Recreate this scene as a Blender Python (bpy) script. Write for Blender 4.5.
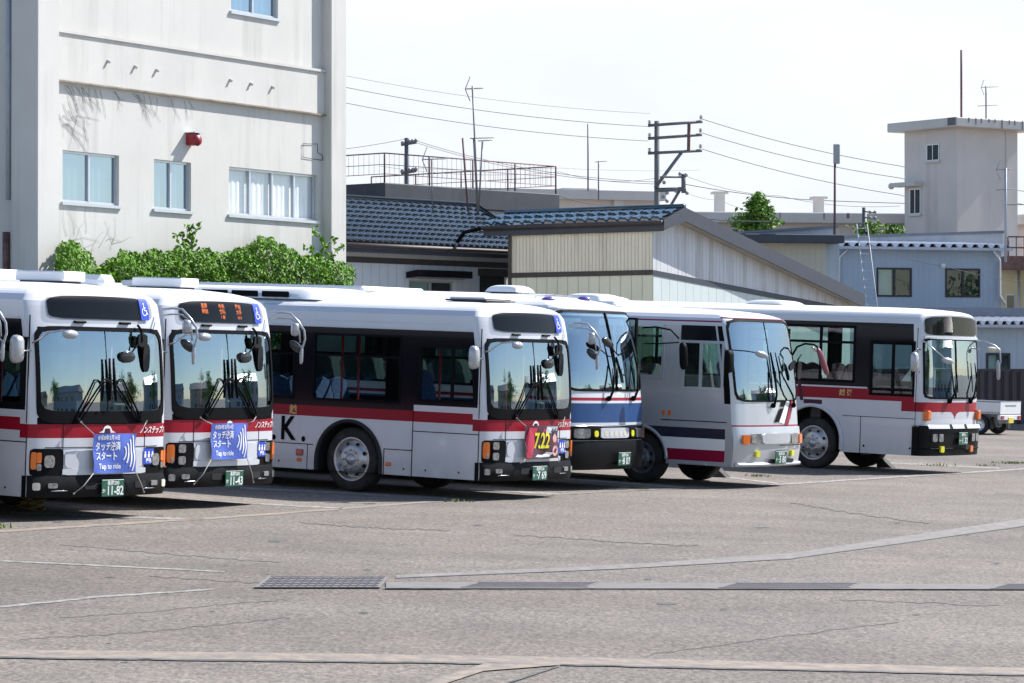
import bpy, math, random
from mathutils import Vector, Matrix
R = math.radians
rnd = random.Random(7)
scene = bpy.context.scene
for o in list(bpy.data.objects): bpy.data.objects.remove(o)
col = scene.collection

# ------------------------------------------------------------------ camera, sky, sun, exposure
CH = 2.582                       # camera height above the ground below it
PA, PB = -0.0332, 0.0144         # the yard falls to the right and rises gently away
FPX, CX, CY, HZ = 3071.0, 512.0, 341.5, 370.0
PITCH = math.atan((HZ - CY) / FPX)
E1H = R(55.3)
E1 = Vector((math.sin(E1H), -math.cos(E1H), 0)); E2 = Vector((math.cos(E1H), math.sin(E1H), 0))

cam = bpy.data.cameras.new("camera"); camo = bpy.data.objects.new("camera", cam); col.objects.link(camo)
cam.sensor_width = 36; cam.lens = FPX / 1024 * 36
cam.clip_start = 0.5; cam.clip_end = 6000
camo.location = (0, 0, CH); camo.rotation_euler = (R(90) + PITCH, 0, 0)
scene.camera = camo

SUN_EL = R(42)
sd = (E1 * 0.38 + E2 * 0.925).normalized()          # horizontal direction towards the sun
SUN_AZ = math.atan2(sd.x, sd.y)
w = bpy.data.worlds.new("World"); scene.world = w; w.use_nodes = True
nt = w.node_tree; nt.nodes.clear()
out = nt.nodes.new('ShaderNodeOutputWorld'); bg = nt.nodes.new('ShaderNodeBackground')
sky = nt.nodes.new('ShaderNodeTexSky'); sky.sky_type = 'NISHITA'; sky.sun_disc = False
sky.sun_elevation = SUN_EL; sky.sun_rotation = SUN_AZ; sky.dust_density = 0.4; sky.air_density = 1.0; sky.ozone_density = 2.5
# thin bright cloud veil mixed into the sky
tc = nt.nodes.new('ShaderNodeTexCoord'); mp = nt.nodes.new('ShaderNodeMapping'); mp.inputs['Scale'].default_value = (1.0, 1.0, 3.2)
ns = nt.nodes.new('ShaderNodeTexNoise'); ns.inputs['Scale'].default_value = 3.3; ns.inputs['Detail'].default_value = 7; ns.inputs['Roughness'].default_value = .58
cr = nt.nodes.new('ShaderNodeValToRGB'); cr.color_ramp.elements[0].position = .40; cr.color_ramp.elements[1].position = .66
cr.color_ramp.elements[0].color = (0, 0, 0, 1); cr.color_ramp.elements[1].color = (1, 1, 1, 1)
mx = nt.nodes.new('ShaderNodeMixRGB'); mx.inputs['Color2'].default_value = (7.9, 8.3, 8.8, 1)
nt.links.new(tc.outputs['Generated'], mp.inputs['Vector']); nt.links.new(mp.outputs[0], ns.inputs['Vector'])
nt.links.new(ns.outputs['Fac'], cr.inputs[0]); sx = nt.nodes.new('ShaderNodeSeparateXYZ'); nt.links.new(tc.outputs['Generated'], sx.inputs[0])
hr = nt.nodes.new('ShaderNodeMapRange'); hr.inputs['From Min'].default_value = .105; hr.inputs['From Max'].default_value = .20; hr.inputs['To Min'].default_value = 1.0; hr.inputs['To Max'].default_value = .10
nt.links.new(sx.outputs['Z'], hr.inputs['Value'])
hz = nt.nodes.new('ShaderNodeMixRGB'); hz.inputs['Color1'].default_value = (4.75, 5.05, 5.4, 1); hz.inputs['Color2'].default_value = (5.5, 5.5, 5.6, 1)
nt.links.new(cr.outputs[0], hz.inputs['Fac']); nt.links.new(hz.outputs[0], mx.inputs['Color2']); hy = nt.nodes.new('ShaderNodeMapRange'); hy.inputs['From Min'].default_value = .42; hy.inputs['From Max'].default_value = .80; hy.inputs['To Min'].default_value = .12; hy.inputs['To Max'].default_value = 1.0   # the haze bank lies ahead; the sky to the right is clear
nt.links.new(sx.outputs['Y'], hy.inputs['Value']); hp = nt.nodes.new('ShaderNodeMath'); hp.operation = 'MULTIPLY'; nt.links.new(hr.outputs[0], hp.inputs[0]); nt.links.new(hy.outputs[0], hp.inputs[1])
nt.links.new(hp.outputs[0], mx.inputs['Fac'])
nt.links.new(sky.outputs[0], mx.inputs['Color1']); nt.links.new(mx.outputs[0], bg.inputs['Color'])
bg.inputs['Strength'].default_value = 0.096
nt.links.new(bg.outputs[0], out.inputs[0])
sun = bpy.data.lights.new("sun", 'SUN'); suno = bpy.data.objects.new("sun", sun); col.objects.link(suno)
sun.energy = 4.2; sun.angle = R(0.5); sun.color = (1.0, .965, .93)
tosun = Vector((sd.x * math.cos(SUN_EL), sd.y * math.cos(SUN_EL), math.sin(SUN_EL)))
suno.rotation_euler = tosun.to_track_quat('Z', 'Y').to_euler(); suno.location = tosun * 60
vs = scene.view_settings; vs.view_transform = 'Standard'; vs.look = 'None'; vs.gamma = 1; vs.use_curve_mapping = False
vs.exposure = 1.0
scene.render.engine = 'CYCLES'; scene.cycles.max_bounces = 8; scene.cycles.transparent_max_bounces = 16
scene.cycles.use_denoising = True

# ------------------------------------------------------------------ materials
MATS = {}
def nodes(name):
    m = bpy.data.materials.new(name); m.use_nodes = True; MATS[name] = m
    t = m.node_tree; b = t.nodes['Principled BSDF']; return m, t, b
def mat(name, c, rough=.5, metal=0, var=.06, scale=3.0, streak=None, bump=0, bscale=40, coat=0, dirt=None, spec=None):
    """procedural paint: base colour with noise variation, optional vertical streaks, fine bump"""
    m, t, b = nodes(name)
    c = tuple(c)
    b.inputs['Roughness'].default_value = rough; b.inputs['Metallic'].default_value = metal
    if spec is not None: b.inputs['Specular IOR Level'].default_value = spec
    if coat: b.inputs['Coat Weight'].default_value = coat; b.inputs['Coat Roughness'].default_value = .06
    tc = t.nodes.new('ShaderNodeTexCoord'); n = t.nodes.new('ShaderNodeTexNoise')
    n.inputs['Scale'].default_value = scale; n.inputs['Detail'].default_value = 6; n.inputs['Roughness'].default_value = .6
    t.links.new(tc.outputs['Object'], n.inputs['Vector'])
    r = t.nodes.new('ShaderNodeValToRGB'); r.color_ramp.elements[0].position = .3; r.color_ramp.elements[1].position = .72
    r.color_ramp.elements[0].color = tuple(x * (1 - var) for x in c) + (1,); r.color_ramp.elements[1].color = tuple(min(1, x * (1 + var)) for x in c) + (1,)
    t.links.new(n.outputs['Fac'], r.inputs[0]); last = r.outputs[0]
    if streak:
        mp = t.nodes.new('ShaderNodeMapping'); mp.inputs['Scale'].default_value = streak[:3]
        n2 = t.nodes.new('ShaderNodeTexNoise'); n2.inputs['Scale'].default_value = 1; n2.inputs['Detail'].default_value = 5; n2.inputs['Roughness'].default_value = .65
        t.links.new(tc.outputs['Object'], mp.inputs[0]); t.links.new(mp.outputs[0], n2.inputs[0])
        r2 = t.nodes.new('ShaderNodeValToRGB'); r2.color_ramp.elements[0].position = streak[4] if len(streak) > 4 else .45; r2.color_ramp.elements[1].position = (streak[4] if len(streak) > 4 else .45) + .25
        r2.color_ramp.elements[0].color = (0, 0, 0, 1)
        t.links.new(n2.outputs['Fac'], r2.inputs[0])
        mm = t.nodes.new('ShaderNodeMath'); mm.operation = 'MULTIPLY'; mm.inputs[1].default_value = streak[3]
        t.links.new(r2.outputs[0], mm.inputs[0])
        mix = t.nodes.new('ShaderNodeMixRGB'); mix.inputs['Color2'].default_value = tuple(dirt or (.2, .17, .13)) + (1,)
        t.links.new(mm.outputs[0], mix.inputs['Fac']); t.links.new(last, mix.inputs['Color1']); last = mix.outputs[0]
    t.links.new(last, b.inputs['Base Color'])
    if bump:
        n3 = t.nodes.new('ShaderNodeTexNoise'); n3.inputs['Scale'].default_value = bscale; n3.inputs['Detail'].default_value = 4
        t.links.new(tc.outputs['Object'], n3.inputs['Vector'])
        bp = t.nodes.new('ShaderNodeBump'); bp.inputs['Strength'].default_value = bump; bp.inputs['Distance'].default_value = .02
        t.links.new(n3.outputs['Fac'], bp.inputs['Height']); t.links.new(bp.outputs[0], b.inputs['Normal'])
    return m
def glassmat(name, tint, refl=1.0, ior=1.5, rough=.015, add=0.0):
    m, t, b = nodes(name); t.nodes.remove(b); o = t.nodes['Material Output']
    tr = t.nodes.new('ShaderNodeBsdfTransparent'); tr.inputs[0].default_value = tuple(tint) + (1,)
    gl = t.nodes.new('ShaderNodeBsdfGlossy'); gl.inputs['Roughness'].default_value = rough; gl.inputs['Color'].default_value = tuple(refl if isinstance(refl, tuple) else (refl,) * 3) + (1,)
    # Schlick reflectance, the same from both sides of the pane
    def mth(op, a, c=None):
        x = t.nodes.new('ShaderNodeMath'); x.operation = op
        if hasattr(a, 'node'): t.links.new(a, x.inputs[0])
        else: x.inputs[0].default_value = a
        if c is not None:
            if hasattr(c, 'node'): t.links.new(c, x.inputs[1])
            else: x.inputs[1].default_value = c
        return x
    ge = t.nodes.new('ShaderNodeNewGeometry'); dt = t.nodes.new('ShaderNodeVectorMath'); dt.operation = 'DOT_PRODUCT'
    t.links.new(ge.outputs['Incoming'], dt.inputs[0]); t.links.new(ge.outputs['Normal'], dt.inputs[1])
    r0 = ((ior - 1) / (ior + 1)) ** 2
    pw = mth('POWER', mth('SUBTRACT', 1.0, mth('ABSOLUTE', dt.outputs['Value']).outputs[0]).outputs[0], 5.0)
    ad = mth('ADD', mth('MULTIPLY', pw.outputs[0], 1 - r0).outputs[0], r0 + add); ad.use_clamp = True
    # slight waviness of the pane
    tc = t.nodes.new('ShaderNodeTexCoord'); n = t.nodes.new('ShaderNodeTexNoise'); n.inputs['Scale'].default_value = 1.3
    bp = t.nodes.new('ShaderNodeBump'); bp.inputs['Strength'].default_value = .06; bp.inputs['Distance'].default_value = .05
    t.links.new(tc.outputs['Object'], n.inputs['Vector']); t.links.new(n.outputs['Fac'], bp.inputs['Height']); t.links.new(bp.outputs[0], gl.inputs['Normal'])
    mx = t.nodes.new('ShaderNodeMixShader')
    t.links.new(ad.outputs[0], mx.inputs[0]); t.links.new(tr.outputs[0], mx.inputs[1]); t.links.new(gl.outputs[0], mx.inputs[2]); t.links.new(mx.outputs[0], o.inputs[0])
    return m
def emis(name, c, s):
    m, t, b = nodes(name); b.inputs['Base Color'].default_value = tuple(c) + (1,); b.inputs['Emission Color'].default_value = tuple(c) + (1,); b.inputs['Emission Strength'].default_value = s
    return m

mat('bus_white', (.56, .57, .605), .32, var=.03, scale=1.2, coat=.3, streak=(5, 5, .7, .10, .5), dirt=(.42, .39, .35), bump=.05, bscale=2.2)
mat('bus_grey_white', (.54, .555, .59), .35, var=.03, scale=1.2, coat=.3, streak=(5, 5, .7, .14, .5), dirt=(.38, .35, .31))
def dusty(name, h=.75, amt=.30, c=(.36, .33, .30)):
    m = MATS[name]; t = m.node_tree; b = t.nodes['Principled BSDF']; tc = t.nodes.new('ShaderNodeTexCoord'); sp = t.nodes.new('ShaderNodeSeparateXYZ'); t.links.new(tc.outputs['Object'], sp.inputs[0])
    mr = t.nodes.new('ShaderNodeMapRange'); mr.inputs['From Min'].default_value = h; mr.inputs['From Max'].default_value = .25; mr.inputs['To Min'].default_value = 0; mr.inputs['To Max'].default_value = 1; t.links.new(sp.outputs[2], mr.inputs['Value'])
    n = t.nodes.new('ShaderNodeTexNoise'); n.inputs['Scale'].default_value = 4; n.inputs['Detail'].default_value = 7; n.inputs['Roughness'].default_value = .7; t.links.new(tc.outputs['Object'], n.inputs['Vector'])
    r = t.nodes.new('ShaderNodeMapRange'); r.inputs['From Min'].default_value = .35; r.inputs['From Max'].default_value = .7; t.links.new(n.outputs['Fac'], r.inputs['Value'])
    a = t.nodes.new('ShaderNodeMath'); a.operation = 'MULTIPLY'; t.links.new(mr.outputs[0], a.inputs[0]); t.links.new(r.outputs[0], a.inputs[1])
    k = t.nodes.new('ShaderNodeMath'); k.operation = 'MULTIPLY'; k.inputs[1].default_value = amt * 2; t.links.new(a.outputs[0], k.inputs[0])
    link = b.inputs['Base Color'].links[0].from_socket; mx = t.nodes.new('ShaderNodeMixRGB'); mx.inputs['Color2'].default_value = c + (1,)
    t.links.new(k.outputs[0], mx.inputs['Fac']); t.links.new(link, mx.inputs['Color1']); t.links.new(mx.outputs[0], b.inputs['Base Color'])
dusty('bus_white'); dusty('bus_grey_white')
mat('bus_silver', (.50, .51, .53), .33, .35, var=.04, scale=1.5, coat=.3, streak=(4, 4, .8, .12, .5), dirt=(.3, .28, .26))
mat('roof_white', (.76, .76, .77), .45, var=.06, scale=1.0, streak=(1.2, 6, 6, .18, .5), dirt=(.4, .4, .38))
mat('bus_red', (.28, .004, .018), .38, var=.05, spec=.25)
mat('bus_magenta', (.27, .005, .035), .38, var=.05, spec=.25)
mat('bus_navy', (.018, .02, .04), .3, var=.1, coat=.3)
mat('bus_blue', (.018, .065, .19), .35, var=.05, spec=.35)
mat('trim_black', (.005, .005, .006), .6, var=.2, spec=.06)
mat('band_black', (.008, .008, .011), .16, var=.1, spec=.16)
mat('bumper_black', (.005, .005, .006), .5, var=.25, spec=.10, streak=(3, 3, 3, .3, .5), dirt=(.02, .019, .018))
mat('rubber', (.012, .012, .012), .75, var=.3, scale=8, bump=.1)
mat('tyre_rubber', (.018, .018, .019), .8, var=.35, scale=6, streak=(6, 6, 6, .5, .5), dirt=(.05, .047, .042), bump=.15)
mat('rim_steel', (.52, .52, .54), .36, .65, var=.10, scale=9, streak=(9, 9, 9, .4, .52), dirt=(.2, .17, .14))
mat('rim_dark', (.16, .17, .19), .5, .4, var=.2, scale=9)
mat('chrome', (.55, .55, .56), .12, 1.0, var=.03)
mat('mirror_white', (.42, .43, .45), .3, .3, var=.06, coat=.3)
mat('lamp_clear', (.40, .41, .42), .14, .8, var=.5, scale=22)
mat('lamp_amber', (.75, .16, .015), .15, var=.12, scale=30, coat=.5)
mat('lamp_red', (.35, .012, .012), .15, var=.1, scale=30, coat=.5)
mat('fog_yellow', (.75, .72, .02), .2, var=.1, scale=30, coat=.4)
mat('plate_green', (.012, .10, .055), .45, var=.08)
mat('paint_white', (.80, .80, .80), .45, var=.03)
mat('banner_blue', (.07, .13, .50), .55, var=.06, scale=4)
mat('sticker_blue', (.02, .06, .45), .35, var=.04)
mat('banner_maroon', (.07, .012, .03), .5, var=.5, scale=5)
mat('banner_red', (.50, .02, .06), .5, var=.2, scale=6)
mat('banner_yellow', (.85, .78, .03), .5, var=.03)
mat('banner_pink', (.70, .36, .34), .5, var=.25, scale=14)
mat('gold', (.62, .42, .16), .4, .2, var=.08)
mat('rope', (.36, .35, .33), .9, var=.2, scale=30)
mat('wheelchair_blue', (.02, .06, .62), .35, var=.03)
mat('display_dark', (.010, .011, .013), .3, var=.2, scale=2, spec=.1)
emis('led_orange', (1.0, .22, .03), .42)
mat('seat_blue', (.02, .05, .15), .85, var=.5, scale=14)
mat('seat_maroon', (.07, .015, .035), .85, var=.4, scale=14)
mat('seat_grey', (.12, .12, .13), .85, var=.3, scale=14)
mat('interior_grey', (.36, .36, .35), .7, var=.08)
mat('interior_dark', (.03, .03, .032), .6, var=.2)
mat('interior_red', (.42, .03, .03), .4, var=.05)
mat('cream_plastic', (.62, .58, .48), .5, var=.05)
mat('mirror_red', (.22, .05, .07), .35, var=.25, scale=9)
mat('mirror_glass', (.35, .38, .40), .03, 1.0, var=.02)
mat('mirror_dark', (.035, .036, .038), .15, .2, var=.05)
mat('purple_lens', (.10, .05, .28), .2, var=.05, coat=.4)
glassmat('windshield_glass', (.64, .76, .77), (.76, .91, 1.0), 1.55, add=.27)
glassmat('side_glass', (.70, .80, .80), .8, 1.45, add=.02)
glassmat('clear_side_glass', (.55, .66, .64), 1.0, 1.5, add=.03)
glassmat('display_glass', (.6, .6, .6), .6, 1.4, add=.0)
glassmat('office_glass', (.30, .38, .45), (.70, .84, 1.0), 1.5, add=.32)
glassmat('office_glass_clear', (.94, .96, .98), (.8, .9, 1.0), 1.5, add=.05)

# buildings
mat('plaster_white', (.55, .535, .50), .85, var=.06, scale=.6, streak=(2.6, 2.6, .20, .55, .52), dirt=(.33, .325, .30), bump=.12, bscale=30)
mat('plaster_ledge', (.545, .53, .495), .85, var=.07, scale=.8, streak=(3.0, 3.0, .4, .42, .52), dirt=(.33, .31, .27), bump=.12, bscale=30)
mat('ledge_shade_brown', (.26, .22, .17), .9, var=.35, scale=5)  # brown shadow line of the floor band, put into the ledge colour
mat('alu', (.55, .57, .60), .35, .6, var=.06)
mat('alu_dark', (.03, .03, .035), .4, .3, var=.1)
mat('steel_painted', (.38, .40, .44), .55, var=.15, scale=4)
mat('rust', (.15, .08, .07), .85, var=.4, scale=8)
mat('alarm_red', (.25, .012, .02), .4, var=.1)
mat('curtain', (.82, .82, .80), .9, var=.08, scale=2)
mat('room_dark', (.05, .055, .06), .9, var=.2)
mat('vine', (.30, .28, .26), .9, var=.3, scale=10)
mat('tile_blue', (.020, .025, .028), .28, var=.4, scale=3, coat=.45)
mat('tile_gloss', (.022, .055, .085), .2, var=.3, scale=3, coat=.5)
mat('fascia_dark', (.040, .047, .066), .55, var=.12, scale=3)
mat('trim_brown', (.055, .045, .045), .6, var=.2, scale=3)
mat('soffit', (.34, .31, .26), .8, var=.15, scale=2)
mat('dark_band', (.045, .05, .062), .75, var=.3, scale=.8, streak=(2, 2, .5, .4, .5), dirt=(.10, .105, .115))
mat('concrete_beige', (.62, .56, .53), .9, var=.10, scale=.35, streak=(.9, .9, .10, .55, .55), dirt=(.26, .23, .20), bump=.1, bscale=12)
mat('concrete_pale', (.58, .55, .52), .9, var=.08, scale=.4, streak=(1.2, 1.2, .15, .5, .55), dirt=(.30, .28, .25))
mat('concrete_stain', (.16, .155, .15), .9, var=.3, scale=4)
mat('corr_dark', (.16, .18, .22), .5, var=.15)
mat('corr_pale', (.45, .47, .52), .45, var=.12)
mat('fence_brown', (.045, .036, .046), .55, var=.15, scale=2)
mat('yellow_wall', (.50, .42, .26), .85, var=.1, scale=1)
mat('rail_red', (.15, .075, .075), .7, var=.25, scale=4)
mat('pole_concrete', (.15, .155, .16), .85, var=.15, scale=2)
mat('pole_steel', (.12, .13, .145), .6, .2, var=.15)
mat('insulator', (.25, .24, .25), .4, var=.1)
mat('antenna_metal', (.24, .23, .24), .6, .3, var=.2)
mat('antenna_red', (.16, .075, .095), .7, var=.3)
mat('panel_grey', (.34, .36, .38), .5, var=.05)
mat('cable', (.10, .10, .11), .7, var=.1)
mat('leaf_ivy', (.085, .200, .010), .6, var=.5, scale=2.5, spec=.2)
mat('leaf_ivy_light', (.160, .330, .016), .6, var=.4, scale=3, spec=.2)
mat('leaf_tree', (.13, .25, .035), .65, var=.4, scale=2, spec=.2)
mat('leaf_tree_light', (.22, .36, .06), .65, var=.3, scale=2, spec=.2)
mat('bark', (.10, .08, .06), .9, var=.3, scale=8)
mat('weed_green', (.14, .20, .04), .7, var=.5, scale=9)
mat('truck_white', (.66, .67, .69), .35, var=.04, coat=.3)
mat('truck_grey', (.22, .23, .25), .45, var=.1)
mat('plate_yellow', (.68, .55, .06), .45, var=.05)
mat('chock_rubber', (.03, .03, .03), .8, var=.3, scale=12)
mat('chain_yellow', (.16, .12, .03), .6, var=.3, scale=20)
mat('grate_steel', (.065, .058, .075), .6, .2, var=.25, scale=6)
mat('grate_dark', (.20, .185, .17), .7, .2, var=.3, scale=6)
mat('pit_black', (.008, .008, .008), .95, var=.1)

def siding(name, c, pitch, depth=.5, groove=.5, streak=None, dirt=None, rough=.6, w=.06):
    """vertical-board siding: groove lines every `pitch` metres along object x (colour of the joint + bump)"""
    m = mat(name, c, rough, var=.05, scale=1.2, streak=streak, dirt=dirt); t = m.node_tree; b = t.nodes['Principled BSDF']
    tc = t.nodes.new('ShaderNodeTexCoord'); sp = t.nodes.new('ShaderNodeSeparateXYZ'); t.links.new(tc.outputs['Object'], sp.inputs[0])
    d = t.nodes.new('ShaderNodeMath'); d.operation = 'DIVIDE'; d.inputs[1].default_value = pitch; t.links.new(sp.outputs[0], d.inputs[0])
    f = t.nodes.new('ShaderNodeMath'); f.operation = 'FRACT'; t.links.new(d.outputs[0], f.inputs[0])
    r = t.nodes.new('ShaderNodeValToRGB'); e = r.color_ramp.elements
    e[0].position = 0; e[0].color = (0, 0, 0, 1); e[1].position = w; e[1].color = (1, 1, 1, 1)
    x = r.color_ramp.elements.new(1 - w); x.color = (1, 1, 1, 1); y = r.color_ramp.elements.new(1.0); y.color = (0, 0, 0, 1)
    t.links.new(f.outputs[0], r.inputs[0])
    bp = t.nodes.new('ShaderNodeBump'); bp.inputs['Strength'].default_value = depth; bp.inputs['Distance'].default_value = .03
    t.links.new(r.outputs[0], bp.inputs['Height']); t.links.new(bp.outputs[0], b.inputs['Normal'])
    link = b.inputs['Base Color'].links[0].from_socket
    mx = t.nodes.new('ShaderNodeMixRGB'); mx.blend_type = 'MULTIPLY'; mx.inputs['Fac'].default_value = groove  # multiplies the dark groove shade into the board colour
    t.links.new(link, mx.inputs['Color1']); t.links.new(r.outputs[0], mx.inputs['Color2']); t.links.new(mx.outputs[0], b.inputs['Base Color'])
    return m
siding('siding_blue', (.60, .63, .67), .30, groove=.35, w=.05)
siding('siding_blue_fine', (.58, .61, .65), .09, groove=.3, w=.12)
siding('siding_cream_fine', (.78, .72, .58), .10, groove=.25, w=.14, streak=(4, 4, .35, .5, .5), dirt=(.36, .31, .24))
siding('siding_cream', (.72, .72, .57), .30, groove=.4, w=.05, streak=(2, 2, .4, .2, .5), dirt=(.4, .38, .3))
siding('siding_grey_stained', (.62, .63, .65), .16, groove=.25, w=.08, streak=(3.2, 3.2, .28, .75, .47), dirt=(.30, .25, .21))
siding('siding_green_grey', (.58, .64, .62), .36, groove=.3, w=.04)
siding('wall_blue_grey', (.36, .43, .52), .20, groove=.10, w=.04, streak=(1.2, 1.2, .3, .2, .5), dirt=(.25, .28, .32))
siding('wall_annex', (.38, .44, .51), .25, groove=.12, w=.04)
siding('wall_tan', (.46, .45, .38), .2, groove=.15, w=.05)

# asphalt with patches, stains and aggregate
def asphalt():
    m, t, b = nodes('asphalt'); b.inputs['Roughness'].default_value = .85; b.inputs['Specular IOR Level'].default_value = .35
    tc = t.nodes.new('ShaderNodeTexCoord')
    def noise(scale, detail=6, rough=.6, sc=(1, 1, 1)):
        mp = t.nodes.new('ShaderNodeMapping'); mp.inputs['Scale'].default_value = sc; t.links.new(tc.outputs['Object'], mp.inputs[0])
        n = t.nodes.new('ShaderNodeTexNoise'); n.inputs['Scale'].default_value = scale; n.inputs['Detail'].default_value = detail; n.inputs['Roughness'].default_value = rough
        t.links.new(mp.outputs[0], n.inputs['Vector']); return n.outputs['Fac']
    def ramp(f, p0, c0, p1, c1):
        r = t.nodes.new('ShaderNodeValToRGB'); r.color_ramp.elements[0].position = p0; r.color_ramp.elements[0].color = c0 + (1,)
        r.color_ramp.elements[1].position = p1; r.color_ramp.elements[1].color = c1 + (1,); t.links.new(f, r.inputs[0]); return r.outputs[0]
    def mix(kind, f, a, c):
        x = t.nodes.new('ShaderNodeMixRGB'); x.blend_type = kind
        if isinstance(f, float): x.inputs['Fac'].default_value = f
        else: t.links.new(f, x.inputs['Fac'])
        t.links.new(a, x.inputs['Color1'])
        if isinstance(c, tuple): x.inputs['Color2'].default_value = c + (1,)
        else: t.links.new(c, x.inputs['Color2'])
        return x.outputs[0]
    base = ramp(noise(.16, 5, .6), .35, (.166, .148, .128), .68, (.214, .189, .162))           # wide worn lanes
    mid = ramp(noise(.9, 7, .68), .3, (.84, .84, .85), .75, (1.13, 1.12, 1.10))
    c = mix('MULTIPLY', 1.0, base, mid)
    agg = ramp(noise(26, 3, .75, (1, .42, 1)), .34, (.50, .50, .51), .66, (1.50, 1.48, 1.45))               # aggregate
    c = mix('MULTIPLY', .85, c, agg)
    gr = ramp(noise(11, 5, .85, (1, .45, 1)), .34, (.80, .80, .81), .68, (1.18, 1.17, 1.16))         # coarse worn chippings
    c = mix('MULTIPLY', .9, c, gr)
    la = ramp(noise(.22, 5, .6, (.35, 1.3, 1)), .38, (.86, .84, .83), .64, (1.11, 1.11, 1.11))
    c = mix('MULTIPLY', 1.0, c, la)
    st = ramp(noise(1.6, 6, .7, (.45, 1.6, 1)), .56, (0, 0, 0), .72, (1, 1, 1))               # oil stains, drawn out along the lanes
    f = t.nodes.new('ShaderNodeMath'); f.operation = 'MULTIPLY'; f.inputs[1].default_value = .18; t.links.new(st, f.inputs[0])
    c = mix('MIX', f.outputs[0], c, (.055, .052, .050))
    du = ramp(noise(.5, 6, .65), .55, (0, 0, 0), .75, (1, 1, 1))                              # sandy dust
    f2 = t.nodes.new('ShaderNodeMath'); f2.operation = 'MULTIPLY'; f2.inputs[1].default_value = .30; t.links.new(du, f2.inputs[0])
    c = mix('MIX', f2.outputs[0], c, (.215, .18, .155))
    t.links.new(c, b.inputs['Base Color'])
    bp = t.nodes.new('ShaderNodeBump'); bp.inputs['Strength'].default_value = .55; bp.inputs['Distance'].default_value = .012
    t.links.new(noise(45, 4, .7), bp.inputs['Height']); t.links.new(bp.outputs[0], b.inputs['Normal'])
asphalt()
def worn(name, c, under, thr, scale=9.0):
    """worn paint: the asphalt below shows through where the noise has rubbed it away"""
    m, t, b = nodes(name); b.inputs['Roughness'].default_value = .8
    tc = t.nodes.new('ShaderNodeTexCoord'); n = t.nodes.new('ShaderNodeTexNoise'); n.inputs['Scale'].default_value = scale; n.inputs['Detail'].default_value = 8; n.inputs['Roughness'].default_value = .75
    t.links.new(tc.outputs['Object'], n.inputs['Vector'])
    r = t.nodes.new('ShaderNodeValToRGB'); r.color_ramp.elements[0].position = thr - .08; r.color_ramp.elements[1].position = thr + .12
    r.color_ramp.elements[0].color = tuple(under) + (1,); r.color_ramp.elements[1].color = tuple(c) + (1,)
    t.links.new(n.outputs['Fac'], r.inputs[0]); t.links.new(r.outputs[0], b.inputs['Base Color'])
worn('line_white', (.42, .39, .355), (.17, .155, .143), .50)
worn('line_faded', (.29, .26, .22), (.15, .142, .138), .52)
worn('line_sand', (.33, .262, .195), (.19, .165, .145), .49, 6)
worn('gutter_concrete', (.275, .252, .225), (.175, .160, .147), .51, 7)
worn('gutter_joint', (.205, .19, .175), (.165, .152, .14), .48, 5)
worn('crack_dark', (.045, .043, .042), (.145, .137, .132), .50, 9)
worn('seam_dark', (.095, .09, .087), (.15, .142, .137), .53, 6)

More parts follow.
